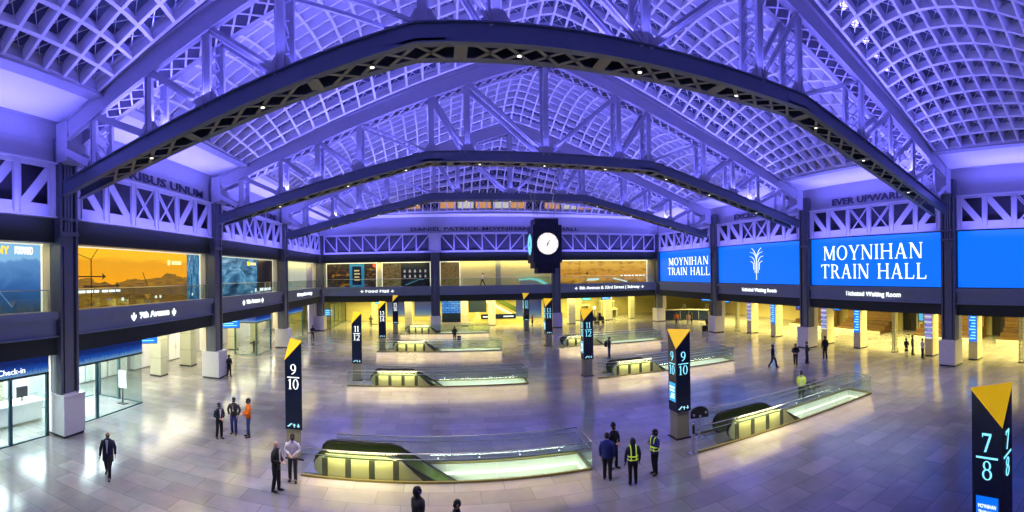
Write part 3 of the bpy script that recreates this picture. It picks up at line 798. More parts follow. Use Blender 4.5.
LILAC = mat('lilac_panel', (.5, .5, .62), .6, 0, .04, 2)
FRAME_W = mat('lit_white_border', (.7, .7, .6), .5, emit=(.85, .85, .65), estr=.9)
def panel_x(x, y0, y1, z0, z1, s, th=.06):     # panel in a side wall, s = direction of its face
    return MB().box(x, x - s * th, y0, y1, z0, z1)
def rim_x(b, x, y0, y1, z0, z1, s, w=.09):
    b.box(x - s * .1, x + s * .05, y0, y1, z1 - w, z1); b.box(x - s * .1, x + s * .05, y0, y0 + w, z0, z1); b.box(x - s * .1, x + s * .05, y1 - w, y1, z0, z1)
MX = -17.6
MATT = mat('dark_gallery_lining', (.05, .05, .05), .8)
# dark gallery lining behind the murals
mb = MB(); mb.box(MX - .3, MX - .2, -4, YB + 1.3, Z_MEZ - .05, Z_OPEN)
struct('wall_left', mb, CREAM)
def mural(y0, y1, label, pict, extra=None, z0=6.0, z1=9.34):
    t = thing('wall_mural', label, 'mural', (MX, (y0 + y1) / 2, z0))
    panel_x(MX, y0, y1, z0, z1, 1).build('picture', pict, t)
    b = MB(); rim_x(b, MX, y0 - .08, y1 + .08, z0, z1 + .09, 1); b.build('lit_border', FRAME_W, t)
    if extra: extra(t)
    return t
def ex0(t):
    b = MB(); b.text('FORWARD', .38, (MX + .01, 12.78, 8.85), (0, 1, 0), (0, 0, 1), .02, 'L', 1.1, 0); b.build('lettering', LETTER_W, t)
    b = MB(); b.text('NY', .36, (MX + .01, 12.45, 8.85), (0, 1, 0), (0, 0, 1), .02, 'R', None, .03); b.build('yellow_lettering', glow('lit_yellow_letter', (1, .6, .02), 1.0), t)
    b = MB(); b.bar((MX + .02, 9.6, 6.1), (MX + .02, 10.6, 8.3), .02, .1, (1, 0, 0)); b.bar((MX + .02, 12.6, 6.3), (MX + .02, 10.6, 8.3), .02, .05, (1, 0, 0)); b.build('bridge_cables', mat('pale_cable_print', (.2, .35, .5), .5, emit=(.2, .4, .6), estr=.5), t)
mural(4.5, 14.4, 'blue night mural with white FORWARD lettering at the near left edge', P_BLUE, ex0)
DARKPRINT = mat('dark_printed_mark', (.02, .015, .01), .6)
def ex1(t):
    b = MB(); x = MX + .015
    def arrow(y, z, L):
        b.box(x, x + .02, y, y + L, z - .035, z + .035)
        b.prism([(-.32, -.2), (0, 0), (-.32, .2), (-.22, 0)], (x, y + L, z), (0, 1, 0), (0, 0, 1), .02)
    arrow(16.6, 7.75, 2.6); arrow(17.4, 7.2, 3.0); b.build('printed_arrows', DARKPRINT, t)
    b = MB(); b.bar((x, 18.0, 6.1), (x, 18.0, 8.7), .02, .09, (1, 0, 0)); b.bar((x, 18.0, 8.7), (x, 16.9, 9.0), .02, .06, (1, 0, 0)); b.bar((x, 18.0, 8.7), (x, 18.6, 9.35), .02, .06, (1, 0, 0)); b.build('lamp_post_print', DARKPRINT, t)
    b = MB(); b.bar((x, 23.2, 7.1), (x, 22.7, 8.0), .02, .05, (1, 0, 0)); b.build('bare_trunk_print', DARKPRINT, t)
    b = MB(); b.box(x, x + .02, 26.0, 27.2, 8.55, 8.8); b.box(x, x + .02, 25.5, 25.8, 8.5, 8.85); b.build('corner_mark', glow('pale_mark', (1, .85, .4), 1), t)
    b = MB(); [MB().box(x, x + .02, 16.4 + .62 * k, 16.4 + .62 * k + (.5 if k % 3 else .36), 6.84, 6.98).build('caption_word', LETTER_W, t) for k in range(7)]
    for y in (20.6, 24.0, 24.5, 28.6): MB().box(x, x + .02, y, y + .2, 6.3, 6.48).build('light_spot', LETTER_W, t)
    panel_x(MX + .03, 28.0, 29.75, 6.0, 9.34, 1, .03).build('blue_end_picture', P_SEA, t)
mural(16.2, 29.8, 'orange dusk landscape mural with dark arrows and a lamp post', P_ORANGE, ex1)
def ex2(t):
    x = MX + .015
    panel_x(MX + .02, 41.0, 45.1, 6.0, 9.34, 1, .02).build('black_end', mat('near_black_print', (.005, .003, .02), .3), t)
    b = MB(); b.box(x, x + .02, 39.3, 40.6, 8.75, 9.0); b.build('corner_mark', glow('pale_mark', (1, .85, .4), 1), t)
    b = MB(); b.prism([(38.6, 8.7), (39.1, 8.7), (39.1, 9.05), (38.6, 9.05)], (x, 0, 0), (0, 1, 0), (0, 0, 1), .02); b.build('orange_mark', YELLOW, t)
    b = MB(); [MB().box(x + .02, x + .04, 40.4 + 1.15 * k, 40.4 + 1.15 * k + (.3, .95, .95, .7)[k], 6.22, 6.5).build('caption_word', LETTER_W, t) for k in range(4)]
mural(31.5, 45.1, 'blue foaming water mural with a black end, between two columns', P_SEA, ex2)
def ex3(t):
    panel_x(MX + .03, 57.6, 60.6, 6.0, 9.34, 1, .03).build('lilac_end', LILAC, t)
mural(46.9, 60.6, 'blank pale green mural at the far end of the left gallery', BLANK, ex3)
# right: blue video screens that fill the gallery openings
def rscreen(i, label, fn):
    y0, y1 = CYL[i] + .64, CYL[i + 1] - .64
    t = thing('video_screen', label, 'screen', (XR, (y0 + y1) / 2, Z_MEZ))
    b = MB(); b.box(XR - .02, XR + .25, y0, y1, Z_MEZ + .02, Z_G0 - .03); b.build('casing', BLACK, t)
    b = MB(); b.box(XR - .05, XR - .02, y0 + .06, y1 - .06, Z_MEZ + .08, Z_G0 - .1); b.build('lit_face', SCREEN_BLUE, t)
    if fn: fn(t)
def mth(y, zc, h, w1, w2):
    def fn(t):
        for s_, zz, w_ in (('MOYNIHAN', zc + .12 * h, w1), ('TRAIN HALL', zc - 1.2 * h, w2)):
            serif(MB(), s_, h, (XR - .055, y, zz), (0, -1, 0), (0, 0, 1), .02, w_, .13).build('lettering_line', LETTER_W, t)
    return fn
def tree(t):
    b = MB(); cy, z0 = 38.0, 6.55; x = XR - .055
    def br(pts, w):
        for p, q in zip(pts[:-1], pts[1:]): b.bar((x - .01, cy - p[0], p[1]), (x - .01, cy - q[0], q[1]), .02, w, (1, 0, 0))
    br([(0, 6.55), (0, 8.95)], .09)
    def frond(x0, z0, zs, xe, ze):
        br([(x0, z0), (x0, zs)], .075)
        br([(x0 + (xe - x0) * (1 - math.cos(math.radians(a))), zs + (ze - zs) * math.sin(math.radians(a))) for a in (0, 22, 44, 66, 90)], .085)
    for s in (-1, 1):
        frond(s * .25, 7.3, 8.35, s * 1.15, 9.15); frond(s * .48, 7.65, 8.2, s * 1.05, 8.6)
        br([(0, 8.75), (s * .18, 9.2), (s * .5, 9.5), (s * 1.05, 9.62)], .085)
        br([(s * .02, 9.1), (-s * .22, 9.5), (-s * .5, 9.85), (-s * .8, 10.05)], .085)
    b.build('fan_emblem', LETTER_W, t)
rscreen(0, 'plain blue video screen at the right edge beyond nearest column', None)
rscreen(1, 'largest lettered blue video screen reading MOYNIHAN TRAIN HALL', mth(22.85, 8.33, 1.28, 10.6, 11.3))
rscreen(2, 'blue video screen with a white fan shaped emblem', tree)
rscreen(3, 'smaller lettered blue screen in far right corner reading MOYNIHAN TRAIN HALL', mth(52.6, 8.33, 1.05, 10.3, 10.9))
# far wall of the gallery: pictures and pale walls
GY = YB + 1.3
mb = MB(); mb.box(XL - 1.2, XR + .6, GY + .1, GY + .25, Z_MEZ - .05, Z_OPEN)
struct('wall_back', mb, mat('pale_yellow_wall', (.72, .62, .28), .6, 0, .04, 1))
def bmural(x0, x1, label, pict, extra=None, z0=6.0, z1=9.3):
    t = thing('wall_mural', label, 'mural', ((x0 + x1) / 2, GY, z0))
    b = MB(); b.box(x0, x1, GY, GY + .08, z0, z1); b.build('picture', pict, t)
    b = MB(); b.box(x0 - .1, x1 + .1, GY - .05, GY + .1, z1, z1 + .1); b.box(x0 - .1, x0, GY - .05, GY + .1, z0, z1); b.box(x1, x1 + .1, GY - .05, GY + .1, z0, z1); b.build('lit_border', FRAME_W, t)
    if extra: extra(t)
def fe(t):
    b = MB(); b.box(-12.7, -10.6, GY - .05, GY, 6.0, 9.2); b.build('sign_panel', mat('teal_sign', (.01, .12, .22), .4, emit=(.01, .2, .36), estr=.6), t)
    b = MB(); b.box(-12.3, -11.0, GY - .07, GY - .05, 6.3, 8.9); b.build('sign_field', NAVY, t)
    b = MB()
    for k, z in enumerate((8.2, 7.75, 7.3, 6.9)): b.box(-12.0, -11.3 + .1 * (k % 2), GY - .09, GY - .07, z, z + .2)
    b.build('sign_lettering', mat('dull_yellow_letter', (.5, .4, .15), .5, emit=(.5, .4, .15), estr=.6), t)
    b = MB(); b.disc((-9.1, GY - .02, 9.0), (0, -1, 0), .28, .03, 16); b.build('red_dot', glow('red_mark', (1, .08, .02), 1), t)
bmural(-16.0, -8.9, 'dark food stall mural with a teal sign panel over food hall sign', P_FOOD, fe)
def fm(t):
    b = MB(); b.box(-5.4, -1.4, GY - .04, GY, 6.0, 9.25); b.build('black_panel', mat('chalk_black', (.008, .014, .012), .5), t)
    CHALK = mat('chalk_grey', (.4, .4, .36), .6, emit=(.4, .4, .36), estr=.4)
    for k in range(5):
        for z in (8.1, 7.4):
            x = -4.9 + k * .72; b = MB(); b.disc((x, GY - .04, z + .12), (0, -1, 0), .11, .03, 10); b.box(x - .14, x + .14, GY - .06, GY - .04, z - .16, z + .06); b.build('icon', CHALK, t)
    b = MB(); b.bar((-4.8, GY - .06, 6.2), (-2.9, GY - .06, 6.95), .02, .12, (0, 1, 0)); b.bar((-2.9, GY - .06, 6.95), (-2.2, GY - .06, 6.95), .02, .12, (0, 1, 0)); b.build('cyan_line', LETTER_C, t)
bmural(-8.0, -1.4, 'dark market mural with rows of chalk icons beside far column', P_MARKET, fm)
bmural(.1, 2.7, 'narrow street scene mural on pale yellow gallery wall', P_MARKET)
def am(t):
    b = MB(); y = GY - .03
    b.bar((20.0, y, 9.3), (20.0, y, 6.2), .02, .1, (0, 1, 0)); b.bar((17.4, y, 7.95), (20.0, y, 7.95), .02, .08, (0, 1, 0)); b.bar((18.2, y, 7.45), (21.2, y, 7.45), .02, .08, (0, 1, 0)); b.prism([(-.3, -.18), (.1, 0), (-.3, .18)], (21.3, y, 7.45), (1, 0, 0), (0, 0, 1), .02)
    b.build('printed_arrows', DARKPRINT, t)
    b = MB(); [MB().box(26.4 + .62 * k, 26.4 + .62 * k + (.5 if k % 3 else .36), y - .02, y, 6.98, 7.14).build('caption_word', LETTER_W, t) for k in range(7)]
    PP = glow('pale_print', (.7, .9, .85), .9); MB().prism([(21.0, 6.35), (23.0, 6.45), (22.9, 6.75), (21.2, 6.7)], (0, y, 0), (1, 0, 0), (0, 0, 1), .02).build('pale_shape', PP, t); MB().prism([(25.2, 6.6), (27.4, 6.05), (27.6, 6.2), (25.3, 6.8)], (0, y, 0), (1, 0, 0), (0, 0, 1), .02).build('pale_shape', PP, t)
bmural(17.0, 30.8, 'amber landscape mural with arrows, right of the hanging clock', P_AMBER, am)
t = thing('gallery_pillar', 'grey green pillar on far gallery behind the walking person', 'pillar', (8.1, GY - .3, 6.0))
b = MB(); b.box(7.7, 8.4, GY - .4, GY + .1, 6.05, Z_OPEN); b.build('shaft', OLIVE, t); b = MB(); b.box(7.6, 8.5, GY - .5, GY + .1, 6.05, 6.2); b.build('base', OLIVE, t)
t = thing('curved_desk', 'pale cyan-edged curved desk on the far gallery left of clock', 'desk', (13.4, GY - .5, 6.005))
b = MB(); b.prism([(11.0, 6.75), (12.8, 6.95), (14.0, 6.7), (15.1, 6.1), (14.6, 6.05), (13.6, 6.5), (12.7, 6.75), (11.0, 6.6)], (0, GY - .1, 0), (1, 0, 0), (0, 0, 1), .4); b.build('edge', glow('cyan_edge', (.25, .8, .8), .8), t)
b = MB(); b.box(11.0, 13.7, GY - .45, GY - .1, 6.005, 6.6); b.build('front', CREAM, t)
# glass guard rails of the gallery
def guard(name, label, p, q, n):
    p = Vector(p); q = Vector(q); d = (q - p).normalized(); L = (q - p).length
    t = thing('guard_rail', label, 'railing', ((p.x + q.x) / 2, (p.y + q.y) / 2, Z_MEZ), 0, 'glass guard rails along the gallery')
    for i in range(n):
        b = MB(); a0, a1 = L * i / n + .02, L * (i + 1) / n - .02
        b.bar(p + d * a0 + Vector((0, 0, Z_MEZ + .53)), p + d * a1 + Vector((0, 0, Z_MEZ + .53)), .02, .98); b.build('glass_panel', GLASS, t)
    b = MB(); b.tube([p + Vector((0, 0, Z_MEZ)), p + Vector((0, 0, Z_MEZ + 1.04)), q + Vector((0, 0, Z_MEZ + 1.04)), q + Vector((0, 0, Z_MEZ))], .025, 6); b.build('handrail', BRUSHED, t)
for i, s in enumerate(['in front of the blue night mural', 'in front of the orange landscape mural', 'in front of the blue water mural', 'in front of the blank pale mural']):
    guard('l', 'clear glass guard rail on the left gallery ' + s, (XL - .1, CYL[i] + .9, 0), (XL - .1, CYL[i + 1] - .9, 0), 6)
for i, s in enumerate(['in front of the food hall murals', 'below the walking person', 'in front of the amber mural']):
    guard('b', 'clear glass guard rail on the far gallery ' + s, (BX[i] + .7, YB + .15, 0), (BX[i + 1] - .7, YB + .15, 0), 6)

# ------------------------------------------------------------------ lit wayfinding words on the fascia beams
def wsign(label, words, org, xd, h, width, arrows=(), adir='d', aw=.0):
    b = MB(); b.text(words, h, org, xd, (0, 0, 1), .03, 'C', width, .01)
    if not arrows: return tag(b.build('wayfinding_sign', LETTER_W), label, 'sign')
    t = thing('wayfinding_sign', label, 'sign', org); b.build('lettering', LETTER_W, t)
    xd = Vector(xd); org = Vector(org)
    for a in arrows:
        b = MB(); c = org + xd * a + Vector((0, 0, h * .35))
        if adir == 'd': P = [(-.06, .3), (-.06, -.05), (-.22, .1), (-.22, -.06), (0, -.28), (.22, -.06), (.22, .1), (.06, -.05), (.06, .3)]
        else: P = [(-.25, 0), (-.05, .07), (0, .26), (.05, .07), (.25, 0), (.05, -.07), (0, -.26), (-.05, -.07)]
        ar = sum(P[i][0] * P[(i + 1) % len(P)][1] - P[(i + 1) % len(P)][0] * P[i][1] for i in range(len(P)))
        b.prism(P if ar > 0 else P[::-1], c, xd, (0, 0, 1), .03); b.build('arrow', LETTER_W, t)
wsign('lit white 9th Avenue sign with down arrows under the orange mural', '9th Avenue', (XL + .13, 22.6, 5.25), (0, 1, 0), .44, 3.1, (-2.1, 2.1))
wsign('lit white 9th Avenue sign with down arrows under blue water mural', '9th Avenue', (XL + .13, 37.7, 5.25), (0, 1, 0), .44, 3.1, (-2.1, 2.1))
wsign('lit white lounge sign under the blank mural at far left', 'Metropolitan Lounge', (XL + .13, 53.6, 5.25), (0, 1, 0), .44, 6.2)
wsign('lit white Food Hall sign with arrow marks on the far fascia', 'Food Hall', (-8.6, YB - .13, 5.25), (1, 0, 0), .46, 3.2, (-2.1, 2.1), 's')
wsign('long lit white 8th Avenue, 33rd Street and Subway sign', '8th Avenue & 33rd Street | Subway', (24.2, YB - .13, 5.2), (1, 0, 0), .44, 9.4, (-5.2, 5.2), 's')
wsign('lit white Ticketed Waiting Room sign under the largest lettered screen', 'Ticketed Waiting Room', (XR - .13, 22.6, 5.25), (0, -1, 0), .43, 5.9)
wsign('lit white Ticketed Waiting Room sign under the fan emblem screen', 'Ticketed Waiting Room', (XR - .13, 37.7, 5.25), (0, -1, 0), .43, 5.9)

# ------------------------------------------------------------------ hanging clock
CLK = (7.2, 30.45)
t = thing('hanging_clock', 'black ribbed four-sided station clock with white round face hanging from truss', 'clock', (CLK[0], CLK[1], 7.6))
def ribbed(b, hw, z0, z1, n):
    cx, cy = CLK; b.box(cx - hw, cx + hw, cy - hw, cy + hw, z0, z1)
    for i in range(n + 1):
        a = -hw + 2 * hw * i / n
        for s in (-1, 1):
            b.box(cx + a - .035, cx + a + .035, cy + s * hw - .05, cy + s * hw + .05, z0 - .03, z1 + .03); b.box(cx + s * hw - .05, cx + s * hw + .05, cy + a - .035, cy + a + .035, z0 - .03, z1 + .03)
CLB = mat('black_ribbed_metal', (.012, .016, .028), .4)
b = MB(); ribbed(b, .94, 8.35, 10.85, 14); b.build('case', CLB, t)
b = MB(); ribbed(b, .76, 10.88, 11.3, 12); b.build('cap', CLB, t)
b = MB(); ribbed(b, .8, 7.98, 8.32, 12); b.build('lower_tier', CLB, t)
b = MB(); ribbed(b, .56, 7.62, 7.95, 9); b.build('bottom_tier', CLB, t)
FACE = glow('lit_clock_face', (1.0, .94, .86), 1.0); FACE_C = glow('lit_clock_face_cyan', (.25, .8, .95), .9)
for nrm, m_, lb in (((0, -1, 0), FACE, 'white lit clock face'), ((-1, 0, 0), FACE_C, 'cyan lit clock face'), ((1, 0, 0), FACE_C, None), ((0, 1, 0), FACE, None)):
    n = Vector(nrm); c = Vector((CLK[0], CLK[1], 9.6)) + n * .98
    xd = Vector((0, 0, 1)).cross(n)
    b = MB(); b.disc(c, n, .73, .05, 36); f = b.build('dial', m_, t)
    if lb: f['label'] = lb
    b = MB(); b.tube([c + xd * (.75 * math.cos(a * math.pi / 18)) + Vector((0, 0, .75 * math.sin(a * math.pi / 18))) + n * .03 for a in range(36)], .03, 6, 0, True); b.build('bezel', CLB, f)
    e = c + n * .06
    for k in range(12):
        b = MB(); a = k * math.pi / 6; d = xd * math.sin(a) + Vector((0, 0, math.cos(a))); b.bar(e + d * .64, e + d * .72, .03, .012, n); b.build('hour_mark', LETTER_D, f)
    b = MB(); b.bar(e, e + (xd * .25 + Vector((0, 0, .4))) * .55, .04, .012, n); b.bar(e, e + (xd * -.05 + Vector((0, 0, -.15))), .06, .012, n); b.disc(e, n, .05, .02, 12); b.build('hands', BLACK, f)
for s in (-1, 1):
    for u in (-1, 1):
        b = MB(); b.tube([(CLK[0] + s * .55, CLK[1] + u * .5, 11.3), (CLK[0] + s * 1.1, CLK[1] + u * .5, 15.1)], .018, 6); b.build('suspension_rod', STEEL, t)

# ------------------------------------------------------------------ track number pylons
ICON = glow('cyan_icon', (.4, .85, 1), 1.1)
def pylon(x, y, top, bot, label, num, side, h=4.95, w=.74, stand=True):
    """x, y = the corner nearest (-X,-Y); its top corner there is cut by the yellow face"""
    t = thing('track_pylon', label, 'sign pylon', (x + w / 2, y + w / 2, 0), 0, 'track number pylons')
    hc = 4.15
    b = MB()
    def tri(bb, e, z0, za, zb):     # triangular prism: the slanted top is lowest at the near corner
        bb.add([(x - e, y - e, z0), (x + w + e * 2.4, y - e, z0), (x - e, y + w + e * 2.4, z0), (x - e, y - e, za), (x + w + e * 2.4, y - e, zb), (x - e, y + w + e * 2.4, zb)],
               [(2, 1, 0), (3, 4, 5), (0, 1, 4, 3), (1, 2, 5, 4), (2, 0, 3, 5)])
    tri(b, 0, 1.25, hc, h); b.build('shaft', NAVY, t)
    b = MB(); e = .012; b.add([(x - e, y - e, hc + .01), (x + w + e, y - e, h + .01), (x - e, y + w + e, h + .01), (x - e, y - e, hc - .03), (x + w + e, y - e, h - .03), (x - e, y + w + e, h - .03)], [(0, 1, 2), (5, 4, 3), (0, 3, 4, 1), (1, 4, 5, 2), (2, 5, 3, 0)]); b.build('yellow_facet', YELLOW, t)
    b = MB(); tri(b, -.03, .05, 1.25, 1.25); b.build('base', mat('olive_pylon_base', (.36, .35, .20), .35, .1), t)
    b = MB(); tri(b, .02, 0, .06, .06); b.build('foot_plate', BLACK, t)
    def digits(org, xd, m_, name, sc=1.0, zz=3.55):
        b = MB(); o = Vector(org)
        serif(b, top, .42 * sc, o + Vector((0, 0, zz)), xd, (0, 0, 1), .012, None, .06)
        b.bar(o + Vector(xd) * (-.26 * sc) + Vector((0, 0, zz - .13)), o + Vector(xd) * (.26 * sc) + Vector((0, 0, zz - .13)), .02, .04)
        serif(b, bot, .42 * sc, o + Vector((0, 0, zz - .2 - .42 * sc)), xd, (0, 0, 1), .012, None, .06)
        b.build(name, m_, t)
    digits((x + w / 2, y - .002, 0), (1, 0, 0), LETTER_W if num == 'w' else LETTER_C, 'track_numbers')
    digits((x - .002, y + w / 2, 0), (0, -1, 0), LETTER_C, 'side_numbers')
    # arrows and escalator icon near the foot of the panel
    b = MB(); z = 1.42; cx = x + w / 2; yy = y - .005
    for k, dx in enumerate((-.18, .02, .2)):
        o = (cx + dx, yy, z)
        if k == 0: b.prism([(-.1, -.06), (-.02, -.06), (.07, .04), (.12, .04), (.12, .08), (.04, .08), (-.06, -.02), (-.1, -.02)], o, (1, 0, 0), (0, 0, 1), .01)
        elif k == 1: b.prism([(-.02, -.08), (.02, -.08), (.02, .0), (.07, .0), (0, .08), (-.07, 0), (-.02, 0)], o, (1, 0, 0), (0, 0, 1), .01)
        else: b.prism([(-.02, .08), (-.02, 0), (-.07, 0), (0, -.08), (.07, 0), (.02, 0), (.02, .08)], o, (1, 0, 0), (0, 0, 1), .01)
    b.build('direction_icons', ICON, t)
    if side:
        b = MB(); b.box(x - .015, x, y + .1, y + w - .1, 1.7, 2.55); sd = b.build('side_screen', SCREEN_BLUE if side == 'blue' else glow('cyan_screen', (.05, .5, .95), .9), t)
        o = (x - .018, y + w / 2, 0)
        for k, s_ in enumerate(['MOYNIHAN', 'TRAIN HALL']): MB().text(s_, .085, (o[0], o[1], 2.3 - k * .14), (0, -1, 0), (0, 0, 1), .006, 'C', .42).build('screen_lettering', LETTER_W, sd)
        for k in range(3): MB().box(o[0], o[0] - .005, y + .16, y + w - .2 - .06 * k, 1.85 + k * .09, 1.89 + k * .09).build('screen_line', LETTER_W, sd)
    return t
pylon(-6.45, 17.85, '9', '10', 'dark track pylon with white 9 and 10 beside two standing men', 'w', None)
pylon(-6.45, 32.2, '11', '12', 'dark track pylon with white 11 and 12, left of the escalators', 'w', None)
pylon(-6.3, 45.5, '13', '14', 'dark track pylon with white 13 and 14, left of the escalators', 'w', None)
pylon(-6.25, 58.6, '15', '16', 'farthest left track pylon with small white 15 and 16', 'w', None)
pylon(10.1, 17.6, '9', '10', 'two-faced track pylon with cyan 9 and 10 near yellow-lit escalator', 'c', 'cyan')
pylon(10.25, 31.3, '11', '12', 'two-faced track pylon with cyan 11 and 12 beside the backpacker', 'c', 'cyan')
pylon(10.75, 45.4, '13', '14', 'two-faced track pylon with cyan 13 and 14 below the clock', 'c', 'cyan')
pylon(11.0, 58.9, '15', '16', 'farthest right track pylon with small cyan 15 and 16', 'c', None)
pylon(9.33, 3.16, '7', '8', 'largest dark track pylon with cyan 7 and 8 in right foreground', 'c', 'blue', w=.72)

# ------------------------------------------------------------------ escalators in their glass-railed wells
PANEL_Y = mat('lit_escalator_skirt', (.62, .54, .26), .35, .1, .08, 3)
GREEN = mat('dark_green_balustrade', (.09, .13, .035), .2)
WELLW = mat('white_well_lining', (.78, .82, .68), .5)
STRIP = glow('light_strip', (1.0, .85, .45), .7)
STRIP_G = glow('green_white_strip', (.88, 1.0, .72), 2.2)
WARMSTRIP = glow('warm_light_strip', (1.0, .72, .22), 1.6)
STEP = mat('escalator_step_metal', (.13, .14, .14), .4, .6)
def escalator_profile(xh, xb, xe, z0, r=.46, top=.96, drop=6.0):
    """outline of one balustrade in (x, z), clockwise from the foot of the newel; sl = slope run"""
    pts = []
    for k in range(0, 9):
        a = math.radians(-90 - 180 * k / 8)
        pts.append((xh + r + r * math.cos(a), top - r + r * math.sin(a)))
    return pts
def escalator(xh, xb, y0, y1, depth, label, row):
    """xh head of the newel, xb start of the slope, y0..y1 outer width; runs down towards +X"""
    t = thing('escalator', label, 'escalator', (xh, (y0 + y1) / 2, 0), 0, 'down escalators of the hall')
    r, top = .44, .95; sl = .62
    def rail_path(y, lift=0):
        pts = [(xh + r + r * math.cos(math.radians(a)), top - r + r * math.sin(math.radians(a))) for a in (255, 235, 210, 180, 150, 120, 90)]
        pts += [(xb - .5, top), (xb - .2, top - .02), (xb + .15, top - .12)]
        L = 1.9 if depth < 2 else 6.5
        pts += [(xb + .15 + L, top - .12 - sl * L)]
        return [(x, y, z + lift) for x, z in pts]
    for nm_, yy, s in (('near_balustrade', y0 + .14, -1), ('far_balustrade', y1 - .14, 1)):
        P = rail_path(yy)
        xe, ze = P[-1][0], P[-1][2]
        poly = [(p[0], p[2] - .05) for p in P[::-1]]          # along the top back to the newel
        low = [(xh + .32, .06), (xb + .2, .06), (xb + .8, -.3), (xe, ze - 1.05)]
        b = MB(); full = [(p[0], p[2]) for p in P] + [(xe, ze - .95), (xb + .35, -.1), (xb, .02), (xh + .35, .02)]
        ar = sum(full[i][0] * full[(i + 1) % len(full)][1] - full[(i + 1) % len(full)][0] * full[i][1] for i in range(len(full)))
        if ar < 0: full = full[::-1]
        b.prism(full, (0, yy + .015, 0), (1, 0, 0), (0, 0, 1), .03); bal = b.build(nm_, GREEN, t)
        b = MB(); b.tube(P, .055, 8); b.build('handrail', HANDRAIL, bal)
        # light strip under the handrail on the outer side
        b = MB(); Q = [Vector((p[0], yy + s * .05, p[2] - .09)) for p in P[6:10]]
        for a_, c_ in zip(Q[:-1], Q[1:]): b.bar(a_, c_, .02, .03)
        b.build('light_strip', STRIP, bal)
    # outer skirt panels, near and far
    n = 3; x0 = xh + .45; x1 = xb + .15
    for (ya, yb_) in ((y0, y0 + .06), (y1 - .06, y1)):
        for k in range(n):
            a0, a1 = x0 + (x1 - x0) * k / n + .02, x0 + (x1 - x0) * (k + 1) / n - .06
            b = MB(); b.box(a0, a1, ya, yb_, .04, .74); b.build('skirt_panel', PANEL_Y, t)
        b = MB(); b.prism([(x0 - .04 + .42 * math.cos(math.radians(a)), .43 + .38 * math.sin(math.radians(a))) for a in (90, 120, 150, 180, 210, 240, 270)], (0, yb_, 0), (1, 0, 0), (0, 0, 1), yb_ - ya); b.build('skirt_end', OLIVE, t)
        b = MB(); b.prism([(x1, .04), (x1 + .95, .04), (x1 + .2, .74), (x1, .74)], (0, yb_, 0), (1, 0, 0), (0, 0, 1), yb_ - ya); b.build('skirt_wedge', PANEL_Y, t)
        b = MB()
        for k in range(n + 1):
            a = x0 + (x1 - x0) * k / n - .02; b.box(a - .11, a + .11, ya - (.015 if ya == y0 else -.015), yb_, .04, .76)
        b.box(xh + .3, x1 + .95, ya, yb_, 0, .05); b.build('skirt_ribs', mat('dark_bronze', (.08, .085, .045), .4, .4), t)
    b = MB(); b.box(xh - .5, xb - .6, y0 + .2, y1 - .2, .0, .03); b.build('landing_plate', BRUSHED, t)
    b = MB(); x = xb - .6; z = .02
    for k in range(9 if depth > 2 else 4):
        b.box(x, x + .42, y0 + .2, y1 - .2, z - .24, z); x += .40
        if k > 1: z -= .25
    b.build('steps', STEP, t)
    l = area('skirt_light', ((x0 + x1) / 2, y0 - .3, .98), (0, .6, -.8), x1 - x0, .4, 80 * K_WARM, (1, .84, .46)); l.parent = None
    return t
def well(x0, x1, y0, y1, gx0, label, glass_left, dots):
    """opening in the floor with its glass guard: x0..x1, y0..y1 the opening; the guard starts at gx0"""
    t = thing('glass_balustrade', label, 'railing', ((gx0 + x1) / 2, (y0 + y1) / 2, 0), 0, 'glass guards around the escalator wells')
    def wall(p, q, n, dots=False):
        p = Vector(p); q = Vector(q); L = (q - p).length; d = (q - p) / L
        for i in range(n):
            a0, a1 = L * i / n + .012, L * (i + 1) / n - .012
            b = MB(); b.bar(p + d * a0 + Vector((0, 0, .56)), p + d * a1 + Vector((0, 0, .56)), .018, 1.0); g = b.build('glass_panel', GLASS, t)
            if dots:
                b = MB(); c = p + d * ((a0 + a1) / 2) + Vector((0, 0, .2)); nn = Vector((d.y, -d.x, 0)); b.disc(c + nn * .02, nn, .04, .012, 10); b.build('clamp_disc', LETTER_W, g)
        b = MB(); b.bar(p + Vector((0, 0, .03)), q + Vector((0, 0, .03)), .08, .1); b.build('base_channel', BRASS, t)
        b = MB(); b.tube([p + Vector((0, 0, 1.08)), q + Vector((0, 0, 1.08))], .024, 6); b.build('handrail', BRUSHED, t)
        b = MB(); b.tube([p + Vector((0, 0, .85)) - Vector((d.y, -d.x, 0)) * .06, q + Vector((0, 0, .85)) - Vector((d.y, -d.x, 0)) * .06], .016, 6); b.build('inner_rail', BRUSHED, t)
    nl = max(4, round((x1 - gx0) / 1.9))
    area('skirt_glow_fill', ((gx0 + x1) / 2, y0 - .18, .55), (0, -.95, -.3), x1 - gx0, 1.0, 75 * K_WARM, (1, .72, .36), 180)  # added unseen fill, stands for the glow of the lit skirts
    wall((gx0, y0 - .06, 0), (x1 + .06, y0 - .06, 0), nl)
    wall((gx0 + 1.0, y1 + .06, 0), (x1 + .06, y1 + .06, 0), nl, dots)
    wall((x1 + .06, y0 - .06, 0), (x1 + .06, y1 + .06, 0), 1)
    return t
